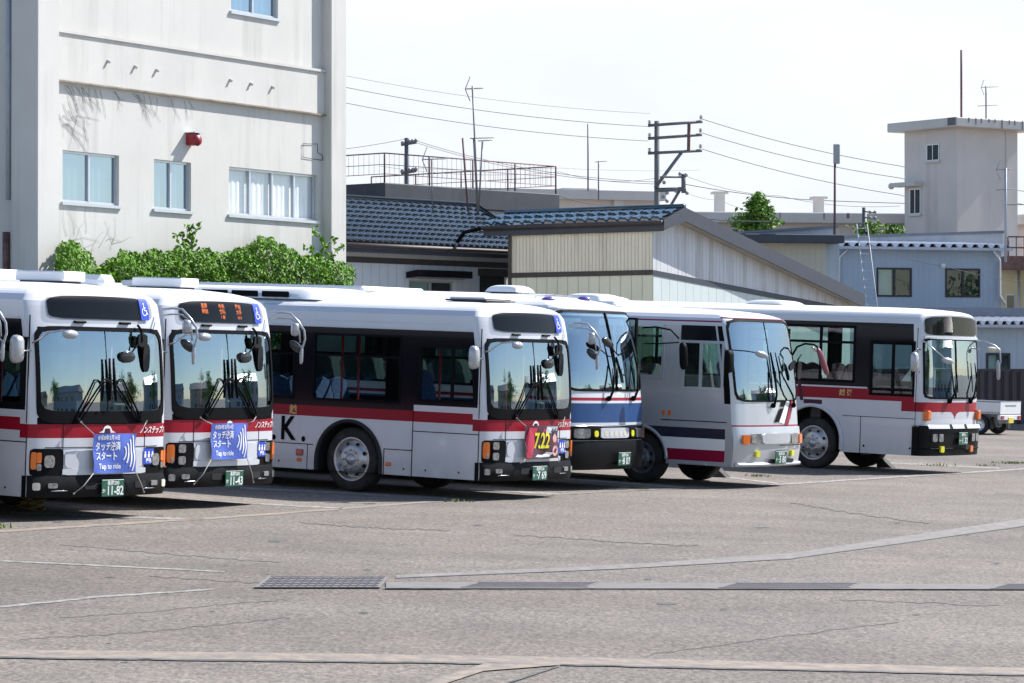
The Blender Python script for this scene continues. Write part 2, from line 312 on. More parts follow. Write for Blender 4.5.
# ------------------------------------------------------------------ mesh builder
class MB:
    def __init__(s): s.v = []; s.f = []; s.m = []; s.sm = []; s.mats = []
    def mi(s, n):
        if n not in s.mats: s.mats.append(n)
        return s.mats.index(n)
    def add(s, verts, faces, m, smooth=False):
        o = len(s.v); s.v += [tuple(p) for p in verts]; k = s.mi(m)
        for f in faces: s.f.append(tuple(i + o for i in f)); s.m.append(k); s.sm.append(smooth)
        return s
    def quad(s, a, b, c, d, m): return s.add([a, b, c, d], [(0, 1, 2, 3)], m)
    def box(s, x0, x1, y0, y1, z0, z1, m, M=None):
        p = [(x, y, z) for z in (z0, z1) for y in (y0, y1) for x in (x0, x1)]
        if M is not None: p = [M @ Vector(q) for q in p]
        return s.add(p, [(0, 2, 3, 1), (4, 5, 7, 6), (0, 1, 5, 4), (2, 6, 7, 3), (0, 4, 6, 2), (1, 3, 7, 5)], m)
    def bbox(s, x0, x1, y0, y1, z0, z1, m, b=.02, M=None):
        """box with chamfered edges"""
        X = (x0, x1); Y = (y0, y1); Z = (z0, z1); P = []; idx = {}
        for i in (0, 1):
            for j in (0, 1):
                for k in (0, 1):
                    sx, sy, sz = (1, -1)[i], (1, -1)[j], (1, -1)[k]
                    for a in range(3):
                        p = [X[i], Y[j], Z[k]]; q = [sx * b, sy * b, sz * b]
                        for c in range(3):
                            if c != a: p[c] += q[c]
                        idx[i, j, k, a] = len(P); P.append(tuple(p))
        F = []
        g = lambda i, j, k, a: idx[i, j, k, a]
        for i in (0, 1): F.append([g(i, 0, 0, 0), g(i, 1, 0, 0), g(i, 1, 1, 0), g(i, 0, 1, 0)]); F.append([g(0, i, 0, 1), g(1, i, 0, 1), g(1, i, 1, 1), g(0, i, 1, 1)]); F.append([g(0, 0, i, 2), g(1, 0, i, 2), g(1, 1, i, 2), g(0, 1, i, 2)])
        for i in (0, 1):
            for j in (0, 1):
                F.append([g(i, j, 0, 0), g(i, j, 1, 0), g(i, j, 1, 1), g(i, j, 0, 1)])
                F.append([g(i, 0, j, 0), g(i, 1, j, 0), g(i, 1, j, 2), g(i, 0, j, 2)])
                F.append([g(0, i, j, 1), g(1, i, j, 1), g(1, i, j, 2), g(0, i, j, 2)])
                for k in (0, 1): F.append([g(i, j, k, 0), g(i, j, k, 1), g(i, j, k, 2)])
        cx = Vector(((x0 + x1) / 2, (y0 + y1) / 2, (z0 + z1) / 2)); G = []
        for f in F:
            a, b_, c = (Vector(P[q]) for q in f[:3]); n = (b_ - a).cross(c - a); ce = sum((Vector(P[q]) for q in f), Vector()) / len(f)
            G.append(f if n.dot(ce - cx) > 0 else f[::-1])
        if M is not None: P = [M @ Vector(q) for q in P]
        return s.add(P, G, m)
    def tube(s, pts, r, m, n=6, cap=True):
        pts = [Vector(p) for p in pts]; rs = r if isinstance(r, (list, tuple)) else [r] * len(pts)
        V = []; F = []; up = Vector((0.13, 0.21, 1)).normalized(); prev = None
        for i, p in enumerate(pts):
            d = (pts[min(i + 1, len(pts) - 1)] - pts[max(i - 1, 0)])
            d = d.normalized() if d.length > 1e-9 else Vector((0, 0, 1))
            a = d.cross(prev if prev else (up if abs(d.dot(up)) < .95 else Vector((1, 0, 0)))).normalized(); b = a.cross(d).normalized(); prev = b
            # keep frame continuous
            for k in range(n):
                t = 2 * math.pi * k / n; V.append(p + (a * math.cos(t) + b * math.sin(t)) * rs[i])
        for i in range(len(pts) - 1):
            for k in range(n): F.append((i * n + k, i * n + (k + 1) % n, (i + 1) * n + (k + 1) % n, (i + 1) * n + k))
        if cap: F.append(tuple(range(n))[::-1]); F.append(tuple((len(pts) - 1) * n + k for k in range(n)))
        return s.add(V, F, m, True)
    def lathe(s, prof, o, ax, m, n=28, smooth=True):
        ax = Vector(ax).normalized(); t = Vector((0, 0, 1)) if abs(ax.z) < .9 else Vector((1, 0, 0)); a = t.cross(ax).normalized(); b = ax.cross(a); o = Vector(o); V = []; F = []
        for r, h in prof:
            for k in range(n): q = 2 * math.pi * k / n; V.append(o + ax * h + (a * math.cos(q) + b * math.sin(q)) * r)
        for i in range(len(prof) - 1):
            for k in range(n): F.append((i * n + k, i * n + (k + 1) % n, (i + 1) * n + (k + 1) % n, (i + 1) * n + k))
        return s.add(V, F, m, smooth)
    def grid(s, fn, nu, nv, m, smooth=True, flip=False):
        V = [fn(i / nu, j / nv) for j in range(nv + 1) for i in range(nu + 1)]
        F = [(j * (nu + 1) + i, j * (nu + 1) + i + 1, (j + 1) * (nu + 1) + i + 1, (j + 1) * (nu + 1) + i) for j in range(nv) for i in range(nu)]
        if flip: F = [f[::-1] for f in F]
        return s.add(V, F, m, smooth)
    def ball(s, c, r, m, sc=(1, 1, 1), n=10, k=6):
        c = Vector(c)
        return s.grid(lambda u, v: c + Vector((math.cos(u * 2 * math.pi) * math.sin(v * math.pi) * r * sc[0], math.sin(u * 2 * math.pi) * math.sin(v * math.pi) * r * sc[1], -math.cos(v * math.pi) * r * sc[2])), n, k, m)
    def ellipsoid(s, c, ax, m, n=12, k=8):
        """ax: three semi-axis vectors"""
        c = Vector(c); a, b, d = (Vector(q) for q in ax)
        return s.grid(lambda u, v: c + a * math.cos(u * 2 * math.pi) * math.sin(v * math.pi) + b * math.sin(u * 2 * math.pi) * math.sin(v * math.pi) - d * math.cos(v * math.pi), n, k, m)
    def prism(s, pts, d, m):
        """extrude the 3-D outline pts by vector d"""
        n = len(pts); p = [Vector(q) for q in pts]; d = Vector(d)
        return s.add(p + [q + d for q in p], [tuple(range(n))[::-1], tuple(n + k for k in range(n))] + [(k, (k + 1) % n, n + (k + 1) % n, n + k) for k in range(n)], m)
    def text(s, body, size, fn, m, align='CENTER', bold=0.0, sx=1.0):
        cu = bpy.data.curves.new('t', 'FONT'); cu.body = body; cu.size = size; cu.align_x = align; cu.align_y = 'CENTER'; cu.offset = bold; cu.resolution_u = 3
        ob = bpy.data.objects.new('t', cu); col.objects.link(ob); dg = bpy.context.evaluated_depsgraph_get()
        me = bpy.data.meshes.new_from_object(ob.evaluated_get(dg))
        s.add([fn(v.co.x * sx, v.co.y) for v in me.vertices], [tuple(p.vertices) for p in me.polygons], m)
        bpy.data.objects.remove(ob); bpy.data.curves.remove(cu); bpy.data.meshes.remove(me); return s
    def build(s, name, parent=None, label=None, cat=None, group=None, kind=None):
        me = bpy.data.meshes.new(name); me.from_pydata(s.v, [], s.f)
        for n in s.mats: me.materials.append(MATS[n])
        me.polygons.foreach_set('material_index', s.m); me.polygons.foreach_set('use_smooth', s.sm); me.update()
        o = bpy.data.objects.new(name, me); col.objects.link(o)
        if parent is not None: o.parent = parent
        return tag(o, label, cat, group, kind)
def tag(o, label=None, cat=None, group=None, kind=None):
    if label: o['label'] = label
    if cat: o['category'] = cat
    if group: o['group'] = group
    if kind: o['kind'] = kind
    return o
def thing(name, label, cat, M, group=None):
    o = bpy.data.objects.new(name, None); o.empty_display_size = .3; col.objects.link(o)
    o.matrix_world = M if isinstance(M, Matrix) else Matrix.Translation(M)
    return tag(o, label, cat, group)
def copy_tree(o, parent=None):
    c = o.copy(); col.objects.link(c)
    if parent is not None: c.parent = parent
    for ch in list(o.children): copy_tree(ch, c)
    return c

# ------------------------------------------------------------------ sight lines (used to read places off the photograph while laying the yard out)
CAM = Vector((0, 0, CH))
def ray(px, py):
    a, c = (px - CX) / FPX, (CY - py) / FPX; ct, st = math.cos(PITCH), math.sin(PITCH)
    return Vector((a, ct - c * st, st + c * ct))
def gz(x, y):
    y = min(y, 95 + (1 - math.exp(-max(0, y - 95) / 40)) * 40) if y > 95 else y
    x = max(-60, min(60, x)); y = max(-30, y)
    return PA * x + PB * y
def G(px, py, up=0.0):
    d = ray(px, py); s = -CH / (d.z - PA * d.x - PB * d.y); p = CAM + d * s; return Vector((p.x, p.y, p.z + up))
def P(px, py, Y):
    d = ray(px, py); return CAM + d * (Y / d.y)
def frame(px, Y, heading):
    """wall frame: origin on the ground below pixel column px at depth Y; local x runs along the wall (to the right), y into the building"""
    d = ray(px, HZ); x = d.x / d.y * Y
    return Matrix.Translation((x, Y, gz(x, Y))) @ Matrix.Rotation(R(heading), 4, 'Z')
def wl(M, px, py, y=0.0):
    """local (x, z) where the sight line through a pixel meets the wall plane local-y = y"""
    I = M.inverted(); c = I @ CAM; d = I.to_3x3() @ ray(px, py); s = (y - c.y) / d.y; q = c + d * s; return q.x, q.z

# ------------------------------------------------------------------ ground
def axis(a, b, n): return [a + (b - a) * i / n for i in range(n + 1)]
xs = [-3000, -900, -300, -120, -60] + axis(-40, 60, 20) + [61, 120, 300, 900, 3000]
ys = [-400, -120, -31, -30] + axis(-10, 95, 21) + axis(100, 260, 16) + [400, 900, 3500]
g = MB()
V = [(x, y, gz(x, y)) for y in ys for x in xs]; n = len(xs)
g.add(V, [(j * n + i, j * n + i + 1, (j + 1) * n + i + 1, (j + 1) * n + i) for j in range(len(ys) - 1) for i in range(n - 1)], 'asphalt', True)
g.build('ground', kind='structure')

def strip(name, pts, m, up=.004, wob=0.0, seg=1):
    """painted band between two ground polylines given by pixels: pts = [(x, ytop, ybottom), ...]"""
    b = MB(); T = []; B = []
    for i in range(len(pts) - 1):
        (x0, a0, b0), (x1, a1, b1) = pts[i], pts[i + 1]
        for k in range(seg + (1 if i == len(pts) - 2 else 0)):
            f = k / seg; x = x0 + (x1 - x0) * f; wv = rnd.uniform(-wob, wob)
            T.append(G(x, a0 + (a1 - a0) * f + wv, up)); B.append(G(x, b0 + (b1 - b0) * f + wv, up))
    n = len(T); b.add(T + B, [(n + i, n + i + 1, i + 1, i) for i in range(n - 1)], m)
    return b.build(name, kind='structure')
# row line in front of the bays, bay lines, lane lines
strip('bay_front_line', [(-12, 531.2, 533.6), (230, 516.2, 518.2), (465, 498.6, 500.2)], 'line_sand', .004, .25, 14)
strip('bay_front_line', [(468, 499.0, 500.2), (640, 489.6, 490.8), (760, 484.6, 485.9)], 'line_faded', .004, .2, 8)
strip('bay_front_line', [(757, 485.3, 486.9), (900, 476.2, 477.8), (1040, 467.4, 468.8)], 'line_white', .006, .15, 8)
for (x0, y0, x1, y1, hw) in [(10, 512.6, 205, 520.0, .9), (240, 488.0, 462, 499.2, .9), (130, 497, 342, 508.6, .8), (556, 478, 690, 488.2, .8), (700, 474, 778, 483.6, .7), (470, 489, 560, 494.5, .8), (880, 462.5, 1000, 468.5, .6)]:
    strip('bay_line', [(x0, y0 - hw, y0 + hw), (x1, y1 - hw, y1 + hw)], 'line_white', .004, .12, 8)
strip('lane_line', [(-10, 560.0, 561.4), (225, 571.4, 572.6)], 'line_white', .004, .2, 10)
strip('lane_line', [(-10, 607.2, 609.2), (100, 596.2, 598.0), (215, 588.8, 590.2)], 'line_white', .004, .25, 10)
strip('expansion_strip', [(-10, 649.6, 657.2), (512, 656.2, 663.6), (1040, 668.6, 675.4)], 'line_sand', .004, .3, 16)
strip('crack', [(-10, 657.4, 658.9), (512, 663.8, 665.2), (1040, 675.6, 676.8)], 'crack_dark', .008, .35, 30)
strip('expansion_strip', [(418, 687, 694), (484, 664.6, 672), (560, 664.9, 666.2)], 'line_sand', .010, .1, 8)
strip('crack', [(500, 686, 687.2), (560, 666.6, 667.6)], 'crack_dark', .014, .4, 12)
# concrete channel that crosses the yard
strip('gutter_channel', [(396, 575.4, 578.0), (620, 565.2, 568.8), (790, 553.4, 558.8), (1040, 516.2, 523.6)], 'gutter_concrete', .004, .1, 10)
strip('gutter_edge', [(396, 578.1, 578.6), (620, 568.9, 569.5), (790, 558.9, 559.5), (1040, 523.7, 524.4)], 'seam_dark', .006, .1, 10)
strip('gutter_channel', [(386, 583.2, 589.2), (600, 583.6, 589.4), (820, 584.4, 589.8), (1040, 585.4, 590.4)], 'gutter_joint', .012, .05, 10)
strip('gutter_edge', [(384, 589.2, 590.0), (470, 589.4, 590.1)], 'crack_dark', .016, .1, 8)
strip('gutter_edge', [(470, 589.5, 589.9), (820, 589.9, 590.3), (1040, 590.5, 590.9)], 'seam_dark', .016, .1, 24)
# hairline cracks and repair seams
for pts in [[(60, 618), (150, 612), (230, 604), (290, 600)], [(300, 523), (370, 528), (450, 531)], [(512, 535), (600, 541), (680, 546), (700, 546)], [(790, 503), (850, 513), (930, 524)], [(150, 577), (250, 583), (330, 588)], [(840, 600), (1000, 606)], [(20, 640), (150, 632), (290, 618)], [(650, 655), (760, 640), (900, 622)], [(60, 545), (190, 556), (280, 563)]]:
    strip('crack', [(x, y - .22, y + .16) for x, y in pts], 'seam_dark' if rnd.random() < .5 else 'crack_dark', .005 + rnd.random() * .002, .8, 22)
# small repair patches of older/newer asphalt
worn('oil_dark', (.07, .066, .064), (.125, .117, .112), .44, 7)
worn('patch_pale', (.178, .166, .158), (.148, .139, .134), .50, 4)
def patch(cx, cy, rx, ry, m, n=22):
    b = MB(); pts = [G(cx + rx * math.cos(2 * math.pi * k / n) * rnd.uniform(.7, 1.1), cy + ry * math.sin(2 * math.pi * k / n) * rnd.uniform(.7, 1.1), .003) for k in range(n)]
    b.add(pts, [tuple(range(n))[::-1]], m); b.build('asphalt_patch', kind='structure')
for k in range(26):
    px = rnd.uniform(20, 1000); py = rnd.uniform(500, 675) if k % 3 else 470 + (1 - px / 1024) * 55; patch(px, py, rnd.uniform(2, 9), rnd.uniform(.4, 1.2), 'oil_dark', 12)
for a in [(668, 604, 12, 1.2, 'oil_dark')]: patch(*a)

# drain grates: steel frame, slanted bars over a dark pit
def grate(px0, px1, yt, yb, label, n=30, checker=False, lean=14):
    a, b_, c = G((px0 + px1) / 2, yb), G(px0, yb), G(px1, yb); xax = (c - b_).normalized(); L = (c - b_).length
    dpt = (G((px0 + px1) / 2, yt) - a); dpt = dpt - xax * dpt.dot(xax); Wd = dpt.length; yax = dpt.normalized(); zax = xax.cross(yax)
    M = Matrix(((xax.x, yax.x, zax.x, b_.x), (xax.y, yax.y, zax.y, b_.y), (xax.z, yax.z, zax.z, b_.z + .013), (0, 0, 0, 1)))
    t = thing('drain_grate', label, 'drain grate', M, 'steel grates of the yard drain')
    dv = G(px0 + lean, yt) - b_; kx = dv.dot(xax) / dv.dot(yax); Wd = dv.dot(yax)
    e = .035
    class SB(MB):
        def box(s, x0, x1, y0, y1, z0, z1, m): return s.prism([(x0 + kx * y0, y0, z0), (x1 + kx * y0, y0, z0), (x1 + kx * y1, y1, z0), (x0 + kx * y1, y1, z0)], (0, 0, z1 - z0), m)
    f = SB()
    f.box(0, L, 0, e, 0, .005, 'gutter_joint').box(0, L, Wd - e, Wd, 0, .005, 'gutter_joint').box(0, e, e, Wd - e, 0, .005, 'gutter_joint').box(L - e, L, e, Wd - e, 0, .005, 'gutter_joint')
    f.build('frame', t)
    SB().box(e, L - e, e, Wd - e, -.002, .001, 'grate_dark').build('pit', t)
    g = SB()
    if checker:
        k = int(L / .085); kk = int(Wd / .17)
        for j in range(kk + 1): y = e + (Wd - 2 * e) * j / kk; g.box(e, L - e, y - .014, y + .014, .002, .006, 'grate_steel')
        for i in range(k): x = e + (L - 2 * e) * (i + .5) / k; g.box(x - .010, x + .010, e, Wd - e, .002, .0065, 'grate_steel')
    else:
        for i in range(n): x = e + (L - 2 * e) * (i + .3) / n; sk = .04 + kx * (Wd - e); k0 = kx * e; h = (L - 2 * e) / n * .19; g.prism([(x - h + k0, e, .002), (x + h + k0, e, .002), (x + h + sk, Wd - e, .002), (x - h + sk, Wd - e, .002)], (0, 0, .004), 'grate_steel')
    g.build('bars', t)
grate(254, 380, 578.2, 589.0, 'wide checkered steel drain cover at the left end of the channel', checker=True)
grate(461, 588, 583.6, 588.6, 'long steel drain grate in the middle of the yard, left of centre')
grate(719, 850, 584.2, 589.0, 'long steel drain grate next to the one cut off by the right edge')
grate(990, 1100, 585.2, 590.0, 'steel drain grate cut off by the right edge of the photo')

# ================================================================== buildings
def holes_wall(mb, x0, x1, z0, z1, y, holes, m, depth=.12, rev=None):
    X = sorted({x0, x1} | {h[0] for h in holes} | {h[1] for h in holes}); Z = sorted({z0, z1} | {h[2] for h in holes} | {h[3] for h in holes})
    for i in range(len(X) - 1):
        for j in range(len(Z) - 1):
            cx, cz = (X[i] + X[i + 1]) / 2, (Z[j] + Z[j + 1]) / 2
            if any(h[0] < cx < h[1] and h[2] < cz < h[3] for h in holes): continue
            mb.quad((X[i], y, Z[j]), (X[i + 1], y, Z[j]), (X[i + 1], y, Z[j + 1]), (X[i], y, Z[j + 1]), m)
    for a, b, c, d in holes:
        r = rev or m
        mb.quad((a, y, c), (a, y + depth, c), (a, y + depth, d), (a, y, d), r); mb.quad((b, y + depth, c), (b, y, c), (b, y, d), (b, y + depth, d), r)
        mb.quad((a, y, d), (a, y + depth, d), (b, y + depth, d), (b, y, d), r); mb.quad((a, y + depth, c), (a, y, c), (b, y, c), (b, y + depth, c), r)
def window(parent, x0, x1, z0, z1, y, cols=2, fm='alu', back='curtain', glass='clear_side_glass', fw=.045, sill='alu', off=.06, half=None):
    """frame bars with mullions standing in the reveal; pane of glass behind them; a blind or a dark room behind the glass"""
    b = MB(); yy = y + off
    b.box(x0, x1, yy, yy + .05, z1 - fw, z1, fm).box(x0, x1, yy, yy + .05, z0, z0 + fw, fm)
    b.box(x0, x0 + fw, yy, yy + .05, z0 + fw, z1 - fw, fm).box(x1 - fw, x1, yy, yy + .05, z0 + fw, z1 - fw, fm)
    for k in range(1, cols): x = x0 + (x1 - x0) * k / cols; b.box(x - fw * .6, x + fw * .6, yy - .012, yy + .05, z0 + fw, z1 - fw, fm)
    f = b.build('window', parent)
    if sill: MB().box(x0 - .05, x1 + .05, y - .05, y + off + .05, z0 - .06, z0 - .003, sill).build('sill', f)
    MB().quad((x0, yy + .03, z0), (x1, yy + .03, z0), (x1, yy + .03, z1), (x0, yy + .03, z1), glass).build('pane', f)
    c = MB(); D = yy + .085
    if back == 'half':
        xm = x0 + (x1 - x0) * (half or .5)
        c.quad((x0, D, z0), (xm, D, z0), (xm, D, z1), (x0, D, z1), 'curtain'); c.quad((xm, D + .02, z0), (x1, D + .02, z0), (x1, D + .02, z1), (xm, D + .02, z1), 'room_dark')
    elif back == 'curtain':
        n = int((x1 - x0) / .06)
        c.grid(lambda u, v: (x0 + (x1 - x0) * u, D + .010 * math.sin(u * n * 2.1), z0 + (z1 - z0) * v), n * 2, 1, 'curtain')
    else: c.quad((x0, D, z0), (x1, D, z0), (x1, D, z1), (x0, D, z1), back)
    c.build('curtain' if back in ('curtain', 'half') else 'room', f)
    return f
def rect(M, x0, y0, x1, y1, yy=0.0):
    a, za = wl(M, x0, y0, yy); b, zb = wl(M, x1, y1, yy); return min(a, b), max(a, b), min(za, zb), max(za, zb)

# ---- white office block on the left
ML = frame(37.3, 56, 60.2)
t = thing('office_building', 'white plastered concrete office block with creeper climbing its foot', 'building', ML)
XR = wl(ML, 346.5, 100)[0]; xl = wl(ML, 59.5, 100)[0]; xr0 = wl(ML, 331.3, 100)[0]; YW = .22; TOP = 13.5
w1 = rect(ML, 62.6, 150, 119, 205, YW); w2 = rect(ML, 154, 154, 191, 207.6, YW); w3 = rect(ML, 229, 167.5, 317.5, 221, YW)
w1 = (w1[0], w1[1], w3[2], w3[3] + .02); w2 = (w2[0], w2[1], w3[2], w3[3] + .02); w3 = (w3[0], w3[1], w3[2], w3[3] + .02)
w4a = wl(ML, 231, 10.5, YW); w4b = wl(ML, 278, 19, YW); w4 = (w4a[0], w4b[0], (w4a[1] + w4b[1]) / 2, (w4a[1] + w4b[1]) / 2 + 1.15)
b = MB(); holes_wall(b, xl, xr0, -.5, TOP, YW, [w1, w2, w3, w4], 'plaster_white', .10)
b.quad((0, 11, -.5), (0, .5, -.5), (0, .5, TOP), (0, 11, TOP), 'plaster_white') if False else None
b.box(.30, XR - .1, .5, 12, -.5, TOP, 'plaster_white')
b.build('wall', t)
b = MB(); b.bbox(0, xl, 0, .62, -.5, TOP, 'plaster_white', .015); b.build('pillar', t)
b = MB(); b.bbox(xr0, XR, 0, .62, -.5, TOP, 'plaster_white', .015); b.build('pillar', t)
# floor band with thin drip ledges
zt = (wl(ML, 60, 29.5, YW)[1] + wl(ML, 326, 72, YW)[1]) / 2; zb = (wl(ML, 60, 80.7, YW)[1] + wl(ML, 326, 116, YW)[1]) / 2
b = MB(); b.box(xl, xr0, YW - .06, YW - .002, zb, zt, 'plaster_ledge'); b.box(xl, xr0 + .0, YW - .11, YW - .062, zb - .02, zb + .012, 'ledge_shade_brown'); b.box(xl, xr0, YW - .10, YW - .062, zt - .045, zt + .01, 'plaster_ledge'); b.build('floor_band', t)
for i, (ww, c, bk) in enumerate([(w1, 2, 'curtain'), (w2, 2, 'curtain'), (w3, 4, 'curtain'), (w4, 2, 'curtain')]):
    window(t, *ww, YW, c, 'alu', bk, glass='office_glass' if i in (0, 1, 3) else 'office_glass_clear')
for px, py in [(113.5, 62), (140.5, 67.5), (162, 71), (235.5, 81), (256, 84.5), (277.5, 88)]:
    x, z = wl(ML, px, py, YW - .2); MB().tube([(x, YW - .05, z + .03), (x, YW - .10, z + .015), (x, YW - .115, z - .005)], .03, 'plaster_white', 8).build('vent_pipe', t)
x, z = wl(ML, 188.5, 139.5, YW)
b = MB(); b.bbox(x - .10, x + .12, YW - .20, YW, z - .12, z + .12, 'alarm_red', .02); b.lathe([(.0, .26), (.09, .25), (.12, .2)], (x + .02, YW, z - .02), (0, -1, 0), 'alarm_red', 12); b.box(x - .12, x + .16, YW - .24, YW, z + .12, z + .14, 'alu'); b.build('alarm_bell', t)
x, z = wl(ML, 311, 151, YW)
MB().tube([(x + .4, YW - .02, z - .17), (x - .33, YW - .02, z - .15), (x - .33, YW - .02, z + .13), (x + .22, YW - .02, z + .16), (x + .22, YW - .02, z - .02), (x + .40, YW - .02, z - .06), (x + .42, YW - .02, z - .17)], .008, 'cable', 4).build('wall_conduit', t)
# drainpipes on the shaded end wall
for px, y0, y1, m in [(8.5, -20, 200, 'steel_painted'), (6.5, 232, 330, 'rust')]:
    MS = ML @ Matrix.Translation((.2, 0, 0)); a = wl(ML, 6, 100)[0]
    d = ray(px, 100); I = ML.inverted(); c = I @ CAM; dd = I.to_3x3() @ d; s = (.14 - c.x) / dd.x; q = c + dd * s
    def zz(py): dd = I.to_3x3() @ ray(px, py); return (c + dd * ((.14 - c.x) / dd.x)).z
    MB().tube([(.14, q.y, zz(y1)), (.14, q.y, zz(y0))], .07 if m == 'rust' else .05, m, 8).build('drainpipe', t)
# bare creeper stems on the plaster
b = MB()
def stem(x, z, ang, L, n=7, r=.006):
    pts = []
    for k in range(n + 1): pts.append((x, YW - .012, z)); x += math.cos(ang) * L / n; z += math.sin(ang) * L / n; ang += rnd.uniform(-.35, .35)
    b.tube(pts, [r * .8 * (1 - .6 * k / n) for k in range(n + 1)], 'vine', 3)
    return pts
for k in range(24):
    px = 62 + 135 * rnd.random() ** 1.3; x, z = wl(ML, px, 81 + (px - 60) * .133 + 2, YW)
    p = stem(x, z - .03, R(-50 + rnd.uniform(-25, 25)), rnd.uniform(.25, .75))
    if rnd.random() < .7: stem(p[3][0], p[3][2], R(-75 + rnd.uniform(-20, 20)), .3, 4, .004)
for k in range(16):
    x, z = wl(ML, rnd.uniform(52, 84), rnd.uniform(98, 130), YW); stem(max(x, xl + .02), z, R(-45 + rnd.uniform(-50, 40)), rnd.uniform(.4, 1.0), r=.005)
for k in range(16):
    x, z = wl(ML, rnd.uniform(62, 115), rnd.uniform(232, 256), YW); stem(x, z, R(60 + rnd.uniform(-70, 70)), rnd.uniform(.4, .9), r=.004)
b.build('bare_creeper_stems', t)

def leafquad(b, p, s, m, nrm=None):
    a = Vector((rnd.gauss(0, 1), rnd.gauss(0, 1), rnd.gauss(0, 1))) if nrm is None else Vector(nrm) + Vector((rnd.gauss(0, .5), rnd.gauss(0, .5), rnd.gauss(0, .5)))
    a.normalize(); u = a.cross(Vector((rnd.gauss(0, 1), rnd.gauss(0, 1), rnd.gauss(0, 1)))).normalized() * s; v = a.cross(u).normalized() * s * .62; p = Vector(p)
    fold = a * s * .22
    b.add([p - u, p + v * .9 - u * .25 + fold, p + u, p - v * .9 - u * .25 + fold], [(0, 1, 2), (0, 2, 3)], m)
# ---- creeper hedge along the foot of the block
prof = [(56, 243), (62, 243), (74, 244), (86, 250), (92, 268), (100, 270), (108, 260), (120, 254), (140, 253), (165, 252), (182, 249), (200, 250), (212, 254), (234, 252), (245, 247), (258, 240), (274, 238), (282, 246), (292, 252), (308, 256), (318, 258), (330, 262), (342, 264), (350, 270), (352, 280)]
def ptop(px):
    for (a, b_), (c, d) in zip(prof, prof[1:]):
        if a <= px <= c: return b_ + (d - b_) * (px - a) / (c - a)
    return 285
b = MB(); N = 0
while N < 21000:
    px = rnd.uniform(57, 352); yy = rnd.uniform(-1.0, .12) if rnd.random() < .85 else rnd.uniform(-.3, .15)
    tp = ptop(px) + 3.0 * (math.sin(px * .55) * .5 + math.sin(px * .23 + 1) * .7)
    x, zt_ = wl(ML, px, tp, yy)
    depth = rnd.random() ** 1.5 * 1.5
    edge = max(0, (-yy - .35) / .65)
    z = zt_ - depth - .25 * edge * edge
    clump = math.sin(x * 5.1 + z * 3.3) + math.sin(x * 2.3 - z * 6.1 + yy * 4)
    if clump < -1.0 and rnd.random() < .6: continue
    leafquad(b, (x, yy - .12 * clump * .5, z), rnd.uniform(.034, .064), 'leaf_ivy_light' if rnd.random() < .24 else 'leaf_ivy', (.3, -.9, .5)); N += 1
for k in range(1800):
    px = rnd.uniform(57, 352); x, zt_ = wl(ML, px, ptop(px), -.4); leafquad(b, (x, rnd.uniform(-1.0, 0), rnd.uniform(.1, max(.3, zt_ - 1.3))), .12, 'leaf_ivy', (0, -1, .3))
bf = b; h = thing('creeper_hedge', 'bright green ivy hedge banked against the white office block', 'hedge', ML)
b = MB()
for px, dx in [(70, .2), (130, -.2), (190, .1), (250, .3), (300, -.1), (335, .1)]:
    x, z = wl(ML, px, ptop(px) + 12, -.3); b.tube([(x + dx, -.25, -.2), (x + dx * .4, -.35, z * .5), (x, -.3, z)], [.05, .035, .015], 'bark', 6)
b.build('stem', h)
b = bf   # loose shoots that stand above the hedge
for px, py, L, a0 in [(190, 248, .55, 80), (193, 250, .45, 95), (186, 250, .35, 110), (322, 258, .65, 75), (326, 262, .75, 95), (318, 262, .5, 120), (331, 266, .6, 80)]:
    x, z = wl(ML, px, py, -.3); a = R(a0); pts = []
    for k in range(8):
        pts.append((x, -.3, z)); x += math.cos(a) * L / 7; z += math.sin(a) * L / 7; a += R(6 if a0 > 90 else -8) * (1.5 if px > 300 else 1)
        for q in range(3): leafquad(b, (x + rnd.gauss(0, .035), -.3 + rnd.gauss(0, .04), z + rnd.gauss(0, .04)), .065, 'leaf_ivy_light' if rnd.random() < .4 else 'leaf_ivy')
    b.tube(pts, .008, 'vine', 4)
b.build('foliage', h)

def tile_roof(b, p00, p10, p01, p11, rows, cols, m, amp=.035, skew=.5):
    """pan tiles: rows of overlapping courses with a rolled wave; p00-p10 eave, p01-p11 ridge"""
    p00, p10, p01, p11 = map(Vector, (p00, p10, p01, p11)); nrm = (p10 - p00).cross(p01 - p00).normalized()
    for r in range(rows):
        def fn(u, v, r=r):
            vv = (r + v * 1.06) / rows; a = p00.lerp(p10, u); c = p01.lerp(p11, u); q = a.lerp(c, min(1, vv))
            ph = (u * cols) % 1.0
            hgt = amp * (math.sin(2 * math.pi * ph) * .6 + .4 * math.sin(4 * math.pi * ph + 1)) + amp * 1.1 * (1 - v)
            return q + nrm * (hgt + .02)
        b.grid(fn, cols * 6, 2, m, True)
        def fe(u, v, r=r):
            q = fn(u, 0); return q - nrm * .05 * (1 - v)
        b.grid(fe, cols * 6, 1, m, False)
